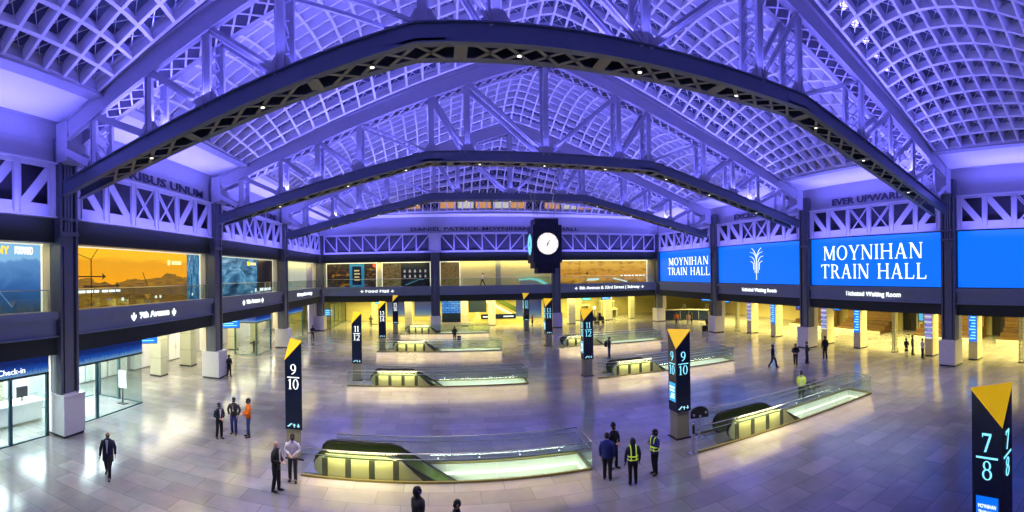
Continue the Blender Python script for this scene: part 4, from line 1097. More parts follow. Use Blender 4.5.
def lining(n, x0, x1, y0, y1):
    b = MB(); D = -5.5
    b.box(x0, x1, y1, y1 + .12, D, -.02); b.box(x0, x1, y0 - .12, y0, D, -.02); b.box(x1, x1 + .12, y0, y1, D, -.02); b.box(x0 - .12, x0, y0, y1, D, -.02); b.box(x0, x1 + .6, y0, y1, D - .1, D)
    o = struct('trim_%d' % n, b, WELLW)
    b = MB(); b.box(x0 + 2.0, x1 - .05, y1 - .05, y1 - .01, -.42, -.34); b.box(x1 - .05, x1 - .01, y0 + .1, y1 - .1, -.42, -.34); b.build('light_strip', STRIP_G, o)
    area('well_light', ((x0 + x1) / 2 + 1.2, y0 + .25, -.25), (0, .75, -.6), (x1 - x0) * .7, .1, 85 * K_WARM, (.93, 1.0, .80))
rows = [  # well, guard start, newel head, slope start, label bits
    (WELLS[0], -5.35, -4.85, -1.85, 'nearest left escalator with yellow-lit skirt panels and dark rail', 'nearest left glass guard, wide white-lit well behind escalator'),
    (WELLS[1], -6.5, -4.85, -1.85, 'left escalator in the second row, right of track pylon 11 12', 'left glass guard of second row around a white-lit well'),
    (WELLS[2], -6.4, -4.75, -1.8, 'left escalator in the third row, right of track pylon 13 14', 'left glass guard of third row around a white-lit well'),
    (WELLS[3], -5.2, -4.5, -1.7, 'farthest left escalator, small and brown in front of far column', 'farthest left glass guard, low and faint before the far column'),
    (WELLS[4], 10.15, 11.85, 14.9, 'nearest right escalator with mottled yellow skirt panels', 'nearest right glass guard running to the person in yellow jacket'),
    (WELLS[5], 11.0, 12.15, 15.2, 'right escalator in second row, right of track pylon 11 12', 'right glass guard of second row behind track pylon 9 10'),
    (WELLS[6], 11.9, 12.4, 15.4, 'right escalator in third row, half hidden by track pylon 11 12', 'right glass guard of third row behind the backpacker'),
]
for i, (w, g, h, sb, le, lg) in enumerate(rows):
    lining(20 + i, *w)
    escalator(h, sb, w[2] + .02, w[2] + 1.42, 1 if i == 3 else 3, le, i)
    well(w[0], w[1], w[2], w[3], g, lg, True, i in (0, 1, 4, 5))
# ------------------------------------------------------------------ lower storey, left side: glazed entrances, pillars, check-in
TEAL = mat('teal_edge_post', (.05, .13, .14), .3, .4)
def glazed(label, pts, zt, header, panes, posts, words=None, z_h=3.05):
    """pts: floor polyline of the glass line; header: height of the film above"""
    t = thing('glass_storefront', label, 'storefront', (pts[0][0], pts[0][1], 0))
    for (p, q), n in zip(zip(pts[:-1], pts[1:]), panes):
        p = Vector((p[0], p[1], 0)); q = Vector((q[0], q[1], 0)); L = (q - p).length; d = (q - p) / L
        for i in range(n):
            a0, a1 = L * i / n + .015, L * (i + 1) / n - .015
            b = MB(); b.bar(p + d * a0 + Vector((0, 0, z_h / 2)), p + d * a1 + Vector((0, 0, z_h / 2)), .02, z_h - .08); b.build('glass_panel', GLASS, t)
        b = MB(); b.bar(p + Vector((0, 0, z_h)), q + Vector((0, 0, z_h)), .09, .1); b.build('transom', BLACK, t)
        b = MB(); b.bar(p + Vector((0, 0, .02)), q + Vector((0, 0, .02)), .09, .05); b.build('floor_channel', TEAL, t)
        if header:
            b = MB(); b.bar(p + Vector((0, 0, (z_h + Z_SLAB) / 2)), q + Vector((0, 0, (z_h + Z_SLAB) / 2)), .05, Z_SLAB - z_h - .05); b.build('header_panel', header, t)
    for (x, y) in posts:
        b = MB(); b.box(x - .06, x + .06, y - .09, y + .09, 0, z_h); b.box(x + .06, x + .09, y - .05, y + .05, .9, 2.1); b.build('post', TEAL, t)
    if words:
        w, org, xd, h, wd = words
        b = MB(); b.text(w, h, org, xd, (0, 0, 1), .02, 'C', wd); b.build('lettering', LETTER_W, t)
    return t
glazed('glass check-in front with blue film header, left of nearest left column', [(-16.95, 8.2), (-16.95, 14.3)], 3.2, P_FILM, [4], [(-16.95, 12.0), (-16.95, 14.2)], ('Check-in', (-16.9, 12.05, 3.25), (0, 1, 0), .26, 1.55))
glazed('glass vestibule with blue film header, right of nearest left column', [(-17.1, 16.0), (-17.1, 21.9), (-20.4, 21.6)], 3.2, P_FILM, [4, 2], [(-17.1, 17.9), (-18.8, 21.7), (-20.4, 21.6)])
glazed('inner glass line of the vestibule behind nearest left column', [(-20.7, 16.0), (-20.7, 21.3)], 3.2, None, [3], [(-20.7, 18.5)])
glazed('glass entrance box with framed corner, left of third left column', [(-19.65, 40.1), (-17.45, 40.25), (-17.4, 43.95)], 3.15, P_FILM, [1, 2], [(-19.65, 40.1), (-17.45, 40.25), (-17.4, 43.95)], None, 3.15)
glazed('far glass front with blue film header before the white end panel', [(-17.6, 47.5), (-17.5, 55.4)], 3.1, P_FILM, [4], [(-17.5, 55.4), (-17.45, 57.3)], None, 3.1)
t = thing('white_end_panel', 'tall pale lilac end panel left of the far left corner column', 'panel', (-17.4, 60, 0))
b = MB(); b.box(-17.6, -17.4, 58.0, 60.4, .1, Z_SLAB); b.build('face', LILAC, t); b = MB(); b.box(-17.62, -17.38, 58.0, 60.4, 0, .1); b.build('skirting', BLACK, t)
def pillar(x0, x1, y0, y1, label, m_=OLIVE, m2=CREAM, z1=Z_SLAB):
    t = thing('square_pillar', label, 'pillar', ((x0 + x1) / 2, (y0 + y1) / 2, 0))
    b = MB(); b.box(x0, x1, y0, y1, .1, z1 + .02); b.build('cladding', m_, t)
    b = MB(); b.box(x0 - .02, x1 + .02, y0 - .02, y1 + .02, 0, .1); b.build('base_strip', BLACK, t)
    b = MB(); 
    for z in (1.4, 2.8): b.box(x0 - .006, x1 + .006, y0 - .006, y1 + .006, z, z + .015)
    b.build('joints', BLACK, t)
    return t
pillar(-21.3, -20.3, 28.35, 29.3, 'olive square pillar under the 9th Avenue sign, left of two', mat('sage_cladding', (.46, .47, .33), .5, 0, .06, 2))
pillar(-21.5, -20.4, 32.9, 33.9, 'olive square pillar right of two beside the second left column', mat('sage_cladding', (.46, .47, .33), .5, 0, .06, 2))
pillar(-21.6, -20.8, 42.3, 43.2, 'olive pillar inside the glass entrance box, left one')
pillar(-21.4, -20.6, 47.6, 48.4, 'olive pillar inside the glass entrance box, right one')
# white cabinets along the far wall of the passage
for i, y in enumerate((22.2, 24.6, 27.0, 30.2, 32.6, 35.2)):
    t = thing('tall_cabinet', ['white wall cabinet seen through the glass vestibule', 'white wall cabinet just right of the vestibule glass', 'white wall cabinet left of the olive pillars', 'white wall cabinet between the two olive pillars', 'white wall cabinet behind the right olive pillar', 'white wall cabinet hidden partly by second left column'][i], 'cabinet', (-23.6, y, 0), 0, 'white cabinets along the passage')
    b = MB(); b.box(-23.98, -23.5, y - 1.1, y + 1.1, .05, 3.6); b.build('body', WHITE, t)
    for s in (-1, 1):
        b = MB(); b.box(-23.5, -23.46, y + s * .55 - .52, y + s * .55 + .52, .1, 3.5); d = b.build('door', WHITE, t)
        b = MB(); b.tube([(-23.43, y + s * .1, 1.0), (-23.43, y + s * .1, 1.5)], .015, 6); b.build('handle', BRUSHED, d)
def hang_sign(label, c, xd, w, h, pict=None):
    t = thing('hanging_screen', label, 'screen', (c[0], c[1], c[2] - h / 2)); xd = Vector(xd); nd = xd.cross(Vector((0, 0, 1)))
    c = Vector(c); b = MB(); b.bar(c - xd * w / 2, c + xd * w / 2, .1, h); b.build('casing', BLACK, t)
    b = MB(); f = c + nd * .06; b.bar(f - xd * (w / 2 - .04), f + xd * (w / 2 - .04), .02, h - .08); b.build('lit_face', pict or SCREEN_BLUE, t)
    for s in (-.35, .35):
        b = MB(); b.tube([c + xd * w * s + Vector((0, 0, h / 2)), (c + xd * w * s).to_3d().xy.to_3d() + Vector((0, 0, Z_SLAB + .02))], .02, 6); b.build('hanger_rod', BRUSHED, t)
    b = MB(); g = f + nd * .015
    for k in range(3): b.bar(g - xd * w * .4 + Vector((0, 0, h * (.25 - .22 * k))), g + xd * w * (.35 - .2 * (k % 2)) + Vector((0, 0, h * (.25 - .22 * k))), .01, h * .08)
    b.build('text_lines', LETTER_C, t)
    return t
hang_sign('blue hanging screen right of the glass vestibule', (-19.0, 24.8, 3.45), (.75, .66, 0), 1.6, .7)
hang_sign('blue hanging screen left of the second left column', (-18.6, 32.8, 3.5), (.8, .6, 0), 1.2, .8)
hang_sign('blue hanging screen right of the second left column', (-18.4, 36.6, 3.4), (.85, .5, 0), 1.7, .8)
# check-in counter
t = thing('check_in_counter', 'long white check-in counter behind the glass front', 'counter', (-19.3, 12.5, 0))
b = MB(); b.box(-19.9, -19.0, 6.0, 15.6, .12, 1.05); b.build('body', WHITE, t); b = MB(); b.box(-19.95, -18.9, 6.0, 15.7, 1.05, 1.12); b.build('top', WHITE, t)
b = MB(); b.box(-19.85, -19.05, 6.0, 15.55, 0, .12); b.build('kick', OLIVE, t)
b = MB(); b.box(-18.995, -18.985, 11.2, 11.6, .5, .85); b.build('blue_mark', SCREEN_BLUE, t)
for i, y in enumerate((10.6, 12.4, 14.6)):
    t = thing('desk_monitor', ['dark monitor at the left end of the check-in counter', 'dark boxy monitor in the middle of the check-in counter', 'small dark monitor at the right end of the check-in counter'][i], 'monitor', (-19.5, y, 1.12))
    b = MB(); b.box(-19.55, -19.48, y - .36, y + .36, 1.3, 1.85); b.build('screen', BLACK, t); b = MB(); b.box(-19.6, -19.4, y - .14, y + .14, 1.12, 1.15); b.box(-19.54, -19.5, y - .04, y + .04, 1.14, 1.4); b.build('stand', BLACK, t)
t = thing('perforated_post', 'perforated steel post behind the check-in counter', 'post', (-20.6, 13.9, 0))
def perf(t, x, y, w=.32, z1=Z_SLAB):
    b = MB()
    for s in (-1, 1):
        b.box(x + s * w / 2 - .03, x + s * w / 2 + .03, y - w / 2, y - w / 2 + .05, .05, z1); b.box(x + s * w / 2 - .03, x + s * w / 2 + .03, y + w / 2 - .05, y + w / 2, .05, z1)
    z = .2
    while z < z1 - .3:
        for yy in (y - w / 2 + .02, y + w / 2 - .02): b.bar((x - w / 2, yy, z), (x + w / 2, yy, z + .26), .05, .03, (0, 1, 0)); b.bar((x + w / 2, yy, z), (x - w / 2, yy, z + .26), .05, .03, (0, 1, 0))
        for s in (-1, 1): b.bar((x + s * w / 2, y - w / 2, z), (x + s * w / 2, y + w / 2, z + .26), .05, .03, (1, 0, 0)); b.bar((x + s * w / 2, y + w / 2, z), (x + s * w / 2, y - w / 2, z + .26), .05, .03, (1, 0, 0))
        z += .28
    b.build('lattice', OLIVE, t); b = MB(); b.box(x - w * .7, x + w * .7, y - w * .7, y + w * .7, 0, .05); b.build('foot_plate', BLACK, t)
perf(t, -20.6, 13.9)
t = thing('perforated_post', 'perforated steel post right of nearest left column', 'post', (-18.6, 16.4, 0)); perf(t, -18.6, 16.4)
t = thing('notice_stand', 'white notice panel on stand inside the glass vestibule corner', 'notice stand', (-17.9, 21.0, 0))
b = MB(); b.box(-18.2, -17.6, 20.98, 21.02, .95, 2.0); b.build('panel', WHITE, t); b = MB(); b.box(-17.93, -17.87, 20.97, 21.03, .03, .95); b.box(-18.15, -17.65, 20.8, 21.2, 0, .04); b.build('stand', BLACK, t)
t = thing('small_totem', 'short dark totem on the pale floor inside glass entrance box', 'totem', (-18.3, 41.6, 0))
b = MB(); b.box(-18.4, -18.2, 41.55, 41.65, .05, 1.2); b.build('panel', BLACK, t); b = MB(); b.box(-18.5, -18.1, 41.4, 41.8, 0, .05); b.build('base', BLACK, t)

# ------------------------------------------------------------------ lower storey, far side
mb = MB(); mb.box(-24, 52, 75.0, 75.2, 0, Z_SLAB)
struct('wall_back', mb, mat('pale_olive_wall', (.55, .50, .20), .6, 0, .06, 1))
glazed('far corner storefront with dark posts left of the food hall passage', [(-15.6, 62.4), (-15.9, 74.6)], 3.4, None, [5], [(-15.6, 62.5), (-15.7, 65.5), (-15.8, 68.5), (-15.9, 71.5), (-15.9, 74.4)], None, 3.6)
hang_sign('small blue screen inside the far corner storefront', (-16.4, 64.6, 2.2), (.5, .86, 0), 1.8, 1.2, P_BOARD)
WHP = mat('white_round_pier', (.72, .70, .55), .5, 0, .04, 2)
for (x, y, lb) in ((-4.6, 64.6, 'white pier left of the far column on the far concourse'), (3.5, 66.2, 'white pier right of the departure board'), (7.55, 66.2, 'white pier in front of the moving stair up to gallery'), (19.2, 64.4, 'white pier right of the far blue poster')):
    pillar(x - .5, x + .5, y - .45, y + .45, lb, WHP)
pillar(-10.6, -9.8, 69.0, 69.8, 'olive pier left of the person below the food hall sign')
pillar(21.0, 22.0, 68.0, 69.0, 'sage pier left of the luggage group on far concourse')
pillar(25.4, 26.6, 66.4, 67.4, 'sage pier right of the luggage group on far concourse', mat('sage_cladding', (.46, .47, .33), .5, 0, .06, 2))
pillar(29.8, 30.6, 66.6, 67.4, 'sage pier just left of the far right corner column')
def poster(x0, x1, y, z0, z1, label, pict):
    t = thing('wall_poster', label, 'poster', ((x0 + x1) / 2, y, z0)); b = MB(); b.box(x0, x1, y, y + .06, z0, z1); b.build('print', pict, t)
    b = MB(); b.box(x0 - .06, x1 + .06, y - .02, y + .08, z1, z1 + .05); b.build('top_rail', BLACK, t)
poster(-8.2, -5.4, 69.0, 1.2, 4.0, 'blue fading poster wall left of the first white pier', P_POSTER)
poster(-4.0, -1.2, 69.0, 1.2, 4.0, 'blue fading poster wall between white pier and far column', P_POSTER)
poster(11.6, 15.6, 68.5, .6, 4.0, 'blue fading poster wall behind the two farthest pylons', P_POSTER)
poster(16.8, 18.7, 68.5, .6, 4.0, 'blue fading poster wall right of the far column behind clock', P_POSTER)
t = thing('departure_board', 'large glowing blue departure board right of the far column', 'departure board', (2.0, 65, 1.2))
b = MB(); b.box(.2, 2.9, 64.9, 65.1, 2.0, 3.93); b.build('lit_rows', P_BOARD, t); b = MB(); b.box(.2, 2.9, 64.92, 65.1, .7, 2.0); b.build('dark_base', NAVY, t)
b = MB(); b.box(.1, 3.0, 64.95, 65.12, 0, .7); b.build('plinth', CREAM, t)
t = thing('dark_screen', 'blank dark teal screen left of the moving stair', 'screen', (5.4, 68, 2)); b = MB(); b.box(4.3, 7.0, 68.7, 68.8, 1.75, 3.6); b.build('casing', BLACK, t); b = MB(); b.box(4.4, 6.9, 68.68, 68.7, 1.82, 3.52); b.build('screen', mat('dark_teal_screen', (.01, .02, .03), .35, emit=(.01, .03, .045), estr=.6), t)
b = MB(); b.box(5.4, 5.9, 68.7, 68.8, 0, 1.75); b.build('stand', CREAM, t)
t = thing('information_desk', 'yellow information desk with navy band below the moving stair', 'desk', (8.5, 66, 0))
b = MB(); b.box(5.0, 12.4, 67.0, 68.4, 0, .9); b.build('body', mat('yellow_desk', (.75, .62, .2), .5), t); b = MB(); b.box(6.0, 11.3, 66.92, 67.0, .85, 1.55); b.build('navy_band', NAVY, t)
MB().box(6.3, 7.6, 66.9, 66.92, 1.12, 1.25).build('pale_line', LETTER_W, t); MB().box(9.4, 10.9, 66.9, 66.92, 1.12, 1.25).build('pale_line', LETTER_W, t)
t = thing('moving_stair', 'white-edged stair rising to the left behind white pier', 'staircase', (9.5, 70, 0))
b = MB(); b.prism([(5.8, 3.9), (6.6, 3.9), (13.6, .05), (12.8, .0)], (0, 70.2, 0), (1, 0, 0), (0, 0, 1), .2); b.build('white_stringer', mat('lit_white_stringer', (.8, .8, .7), .5, emit=(.8, .8, .5), estr=.3), t)
b = MB(); b.prism([(7.4, 3.93), (9.0, 3.93), (14.2, 1.05), (13.9, .35)], (0, 70.6, 0), (1, 0, 0), (0, 0, 1), .1); b.build('green_balustrade', GREEN, t)
b = MB()
for k in range(15): b.box(6.4 + k * .46, 6.9 + k * .46, 70.2, 71.6, 3.7 - k * .26, 3.9 - k * .26)
b.build('steps', STEP, t)
hang_sign('cyan hanging screen above the passage left of the far poster', (-8.8, 65.2, 3.7), (1, 0, 0), 1.3, .55, glow('cyan_screen', (.05, .5, .95), .9))
hang_sign('pale green hanging screen right of the far white pier', (22.0, 65.6, 3.6), (1, 0, 0), 1.5, .6, glow('green_screen', (.1, .7, .55), .8))
hang_sign('blue and white hanging screen above the luggage group', (25.0, 65.0, 3.65), (1, 0, 0), 1.5, .6)
# low display shelves on the far right, and a group of carts with a lamp
for i, (x0, x1, z) in enumerate(((22.4, 25.0, 1.9), (27.0, 29.6, 2.4), (27.4, 29.2, 1.2))):
    t = thing('display_ledge', ['olive display ledge behind the luggage group', 'upper olive display ledge between the sage piers', 'lower olive display ledge between the sage piers'][i], 'ledge', ((x0 + x1) / 2, 73, 0))
    yo = -2.4 if i == 2 else 0; b = MB(); b.box(x0, x1, 72.6 + yo, 74.6 + yo, z, z + .25); b.build('board', OLIVE, t); MB().box(x0 + .1, x0 + .3, 72.7 + yo, 74.5 + yo, 0, z).build('support', OLIVE, t); MB().box(x1 - .3, x1 - .1, 72.7 + yo, 74.5 + yo, 0, z).build('support', OLIVE, t)
for i, x in enumerate((22.2, 23.4)):
    t = thing('luggage_cart', ['dark loaded luggage cart, left of two under a bright lamp', 'dark loaded luggage cart, right of two under a bright lamp'][i], 'cart', (x, 63.2, 0))
    b = MB(); b.box(x - .5, x + .5, 62.9, 63.6, .3, .38)
    for s in (-1, 1): b.tube([(x - .5, 63.25 + s * .33, .38), (x - .5, 63.25 + s * .33, 1.5)], .03, 6)
    b.build('frame', BRUSHED, t)
    b = MB(); b.box(x - .45, x + .1, 62.95, 63.55, .4, 1.1); b.box(x + .12, x + .48, 63.0, 63.5, .4, .95); b.box(x - .4, x, 63.0, 63.5, 1.12, 1.55); b.build('load', mat('dark_bags', (.03, .03, .035), .7, 0, .4, 5), t)
    for sx in (-.4, .4):
        for sy in (-.3, .3):
            b = MB(); b.disc((x + sx, 63.25 + sy - .03, .15), (0, 1, 0), .15, .06, 12); b.build('wheel', BLACK, t)
t = thing('standing_lamp', 'bright white lamp standing behind the dark luggage carts', 'lamp', (22.8, 64.2, 0))
b = MB(); b.tube([(22.8, 64.2, .04), (22.8, 64.2, 2.1)], .04, 8); b.disc((22.8, 64.2, 0), (0, 0, 1), .25, .04, 16); b.build('pole', BLACK, t); b = MB(); b.ball((22.8, 64.2, 2.25), (.2, .2, .2)); b.build('globe', glow('lamp_globe', (1, 1, .95), 5), t)
t = thing('reception_counter', 'curved navy counter with pale top left of small lettered screen column', 'counter', (35.2, 58.5, 0))
b = MB(); P = [(33.2, 61.4), (36.6, 59.9), (38.6, 57.2)]
for p, q in zip(P[:-1], P[1:]): b.bar((p[0], p[1], .85), (q[0], q[1], .85), .4, 1.5)
b.build('navy_front', NAVY, t)
b = MB()
for p, q in zip(P[:-1], P[1:]): b.bar((p[0], p[1], 1.63), (q[0], q[1], 1.63), .7, .08)
b.build('pale_top', CREAM, t); b = MB()
for p, q in zip(P[:-1], P[1:]): b.bar((p[0], p[1], .05), (q[0], q[1], .05), .36, .1)
b.build('kick', BLACK, t)
b = MB()
for k in range(6):
    f = k / 5; x = P[0][0] + (P[2][0] - P[0][0]) * f; y = P[0][1] + (P[2][1] - P[0][1]) * f + .7 * math.sin(math.pi * f)
    b.box(x - .02, x + .02, y - .22, y - .2, .2, 1.5)
b.build('panel_joints', OLIVE, t)
for i, (x, y) in enumerate(((36.9, 61.2), (39.4, 58.6))):
    t = thing('desk_monitor', ['dark monitor standing on the left half of the navy counter', 'dark monitor standing at the right of the navy counter'][i], 'monitor', (x - .6, y - 1.0, 1.67))
    x -= .9; y -= 1.15; b = MB(); b.box(x - .35, x + .35, y - .03, y + .03, 1.8, 2.5); b.build('screen', BLACK, t); b = MB(); b.box(x - .05, x + .05, y - .02, y + .02, 1.67, 1.9); b.build('stand', BLACK, t)

# ------------------------------------------------------------------ lower storey, right side: colonnade and waiting rooms
WOOD = pic('lit_wood_boards', b_wood, .3); TIMBER = mat('warm_timber_boards', (.17, .09, .024), .5, 0, .35, 2.5)
mb = MB(); mb.box(48.0, 48.2, -4, 75, 0, Z_SLAB)
struct('wall_right', mb, mat('warm_cream_wall', (.66, .56, .26), .6, 0, .06, 1))
PIER = mat('cream_pier_stone', (.70, .64, .44), .4, 0, .05, 2)
def spier(x, y, label, pict, w=1.1, d=.8):
    t = pillar(x, x + w, y, y + d, label, PIER)
    b = MB(); b.box(x - .06, x, y + .06, y + d - .06, 1.55, 3.85); c = b.build('screen', pict, t)
    b = MB()
    for k in range(8): b.box(x - .075, x - .06, y + .12, y + d - (.12 + .1 * (k % 3)), 1.75 + k * .25, 1.86 + k * .25)
    b.build('screen_rows', LETTER_C if pict is SCREEN_BLUE else glow('violet_rows', (.45, .25, .75), .9), c)
STRIPES = pic('striped_departures', lambda nt, sp, tc: ramp(nt, math_(nt, 'FRACT', math_(nt, 'MULTIPLY', sp.outputs['Z'], 5.0), 0), [(.15, (.85, .9, .85)), (.4, (.02, .25, .8)), (.65, (.35, .12, .4)), (.9, (.05, .45, .5))]), .9)
spier(34.5, 41.9, 'cream pier with small striped screen under the fan emblem screen, left', STRIPES)
spier(34.5, 37.6, 'cream pier with blue screen under the fan emblem screen, right', SCREEN_BLUE)
spier(34.5, 29.9, 'cream pier with striped screen right of the second right column', STRIPES)
spier(34.5, 25.7, 'cream pier with blue departure screen under the largest screen', SCREEN_BLUE)
spier(34.5, 17.95, 'cream pier with striped screen behind the group of three', STRIPES)
spier(34.5, 13.8, 'cream pier with blue departure screen right of nearest right column', SCREEN_BLUE)
for (x, y, lb) in ((34.8, 22.0, 'slender perforated post left of the group of three'), (34.8, 10.1, 'slender perforated post at the right edge'), (34.8, 45.0, 'slender perforated post right of third right column')):
    t = thing('perforated_post', lb, 'post', (x, y, 0)); perf(t, x, y, .36)
def bench_room(y0, y1, label, z1=3.9):
    t = thing('timber_seating', label, 'bench', (46, (y0 + y1) / 2, 0))
    b = MB(); b.box(46.0, 46.5, y0, y1, .02, z1); [b.box(45.96, 46.0, y0, y1, .3 + .4 * k, .34 + .4 * k, 1) for k in range(9)]; b.build('timber_back', [TIMBER, mat('dark_brown_timber', (.08, .042, .013), .5, 0, .3, 4)], t)
    for k in range(3):
        b = MB(); b.box(43.4 + k * .9, 46.0, y0 + .05, y1 - .05, .02 + k * .42, .42 + k * .42); b.build('tier', mat('dark_brown_timber', (.08, .042, .013), .5, 0, .3, 4), t)
    b = MB(); b.box(43.1, 43.3, y0, y1, .02, .3); b.build('kerb', CREAM, t)
bench_room(9.0, 15.2, 'stepped timber seating at the right edge behind the perforated post')
bench_room(17.6, 25.2, 'stepped timber seating behind the group of three')
bench_room(29.4, 36.2, 'stepped timber seating right of the second right column')
bench_room(38.4, 44.2, 'stepped timber seating under the fan emblem screen')
def doorway(y0, y1, label):
    t = thing('doorway', label, 'door', (47.8, (y0 + y1) / 2, 0)); b = MB()
    b.box(47.7, 47.98, y0 - .15, y0, 0, 3.1); b.box(47.7, 47.98, y1, y1 + .15, 0, 3.1); b.box(47.7, 47.98, y0 - .15, y1 + .15, 3.1, 3.3); b.build('frame', OLIVE, t)
    b = MB(); b.box(47.85, 47.95, y0, (y0 + y1) / 2 - .02, .02, 3.1); b.build('door_leaf', BLACK, t); b = MB(); b.box(47.85, 47.95, (y0 + y1) / 2 + .02, y1, .02, 3.1); b.build('door_leaf', BLACK, t)
doorway(15.6, 17.3, 'dark double doorway left of the timber seating at right edge')
doorway(27.0, 29.0, 'dark double doorway between two cream piers')
doorway(45.0, 46.5, 'dark double doorway right of third right column')
t = thing('wall_screen', 'small cyan wall screen right of the dark double doorway', 'screen', (47.9, 26.2, 1.4)); b = MB(); b.box(47.85, 47.98, 25.6, 26.8, 1.2, 3.1); b.build('casing', BLACK, t); b = MB(); b.box(47.83, 47.85, 25.66, 26.74, 1.28, 3.02); b.build('lit_face', glow('cyan_screen', (.05, .5, .95), .9), t)
t = thing('wall_screen', 'cyan column screen left of the second right column', 'screen', (36.4, 33.6, 1.6)); b = MB(); b.box(36.4, 36.55, 33.4, 33.9, 0, 3.2); b.build('casing', PIER, t); b = MB(); b.box(36.38, 36.4, 33.44, 33.86, 1.5, 2.9); b.build('lit_face', glow('cyan_screen', (.05, .5, .95), .9), t)
t = thing('purple_screen', 'dark violet wall screen under the fan emblem screen', 'screen', (43, 41, 2.3)); b = MB(); b.box(42.8, 42.92, 39.6, 42.6, 2.2, 3.98); b.build('casing', BLACK, t); b = MB(); b.box(42.78, 42.8, 39.7, 42.5, 2.3, 3.95); b.build('lit_face', glow('violet_screen', (.03, .01, .25), .8), t)
for i, (x, y, w) in enumerate(((35.8, 34.4, 1.5), (34.6, 47.2, 1.3), (35.3, 29.2, .8), (34.8, 52.0, 1.5), (37.0, 15.6, .7), (36.5, 60.0, 1.2))):
    hang_sign(['blue hanging screen right of cream piers under fan emblem', 'blue hanging screen right of third right column', 'blue hanging screen right of the second right column', 'blue hanging screen left of the third right column', 'blue hanging screen right of nearest right column', 'blue hanging screen right of the far right corner column'][i], (x, y, 3.7), (.5, -.86, 0), w, .55)
# queue barrier and kerbs in the waiting area
t = thing('queue_barrier', 'low dark queue barrier behind the group of three', 'barrier', (39.5, 21.0, 0))
for y in (18.8, 21.2, 23.6):
    b = MB(); b.tube([(39.5, y, .03), (39.5, y, 1.0)], .03, 6); b.disc((39.5, y, 0), (0, 0, 1), .17, .03, 12); b.build('post', BLACK, t)
b = MB(); b.box(39.48, 39.52, 18.8, 23.6, .86, .94); b.build('belt', BLACK, t)
# post with reader and small stand at the mouth of the nearest right escalator
t = thing('reader_post', 'thin silver post with dark reader beside the two-faced 9 10 pylon', 'post', (9.95, 16.0, 0))
b = MB(); b.box(9.9, 10.0, 15.95, 16.05, .02, 1.25); b.build('pole', BRUSHED, t); b = MB(); b.box(9.88, 9.98, 15.9, 15.95, .85, 1.2); b.build('reader', BLACK, t); b = MB(); b.box(9.75, 10.15, 15.85, 16.15, 0, .02); b.build('foot', BRUSHED, t)
t = thing('round_topped_sign', 'black round-topped sign on stand at the nearest right escalator mouth', 'sign', (11.1, 17.25, 0))
b = MB(); b.prism([(.42 * math.cos(math.radians(a)), .32 * math.sin(math.radians(a))) for a in range(0, 181, 15)] + [(-.42, -.2), (.42, -.2)], (11.1, 17.3, 1.15), (1, -.2, 0), (0, 0, 1), .08); b.build('board', BLACK, t)
b = MB()
for dx, dz in ((-.3, -.05), (.28, .02), (0, -.12)): b.disc((11.1 + dx, 17.21 - dx * .2, 1.15 + dz), (-.2, -1, 0), .06, .02, 10)
b.build('pale_marks', mat('pale_mark_paint', (.5, .5, .55), .5), t); b = MB(); b.tube([(11.1, 17.3, .03), (11.1, 17.3, 1.0)], .05, 8); b.disc((11.1, 17.3, 0), (0, 0, 1), .25, .03, 14); b.build('stand', BRUSHED, t)
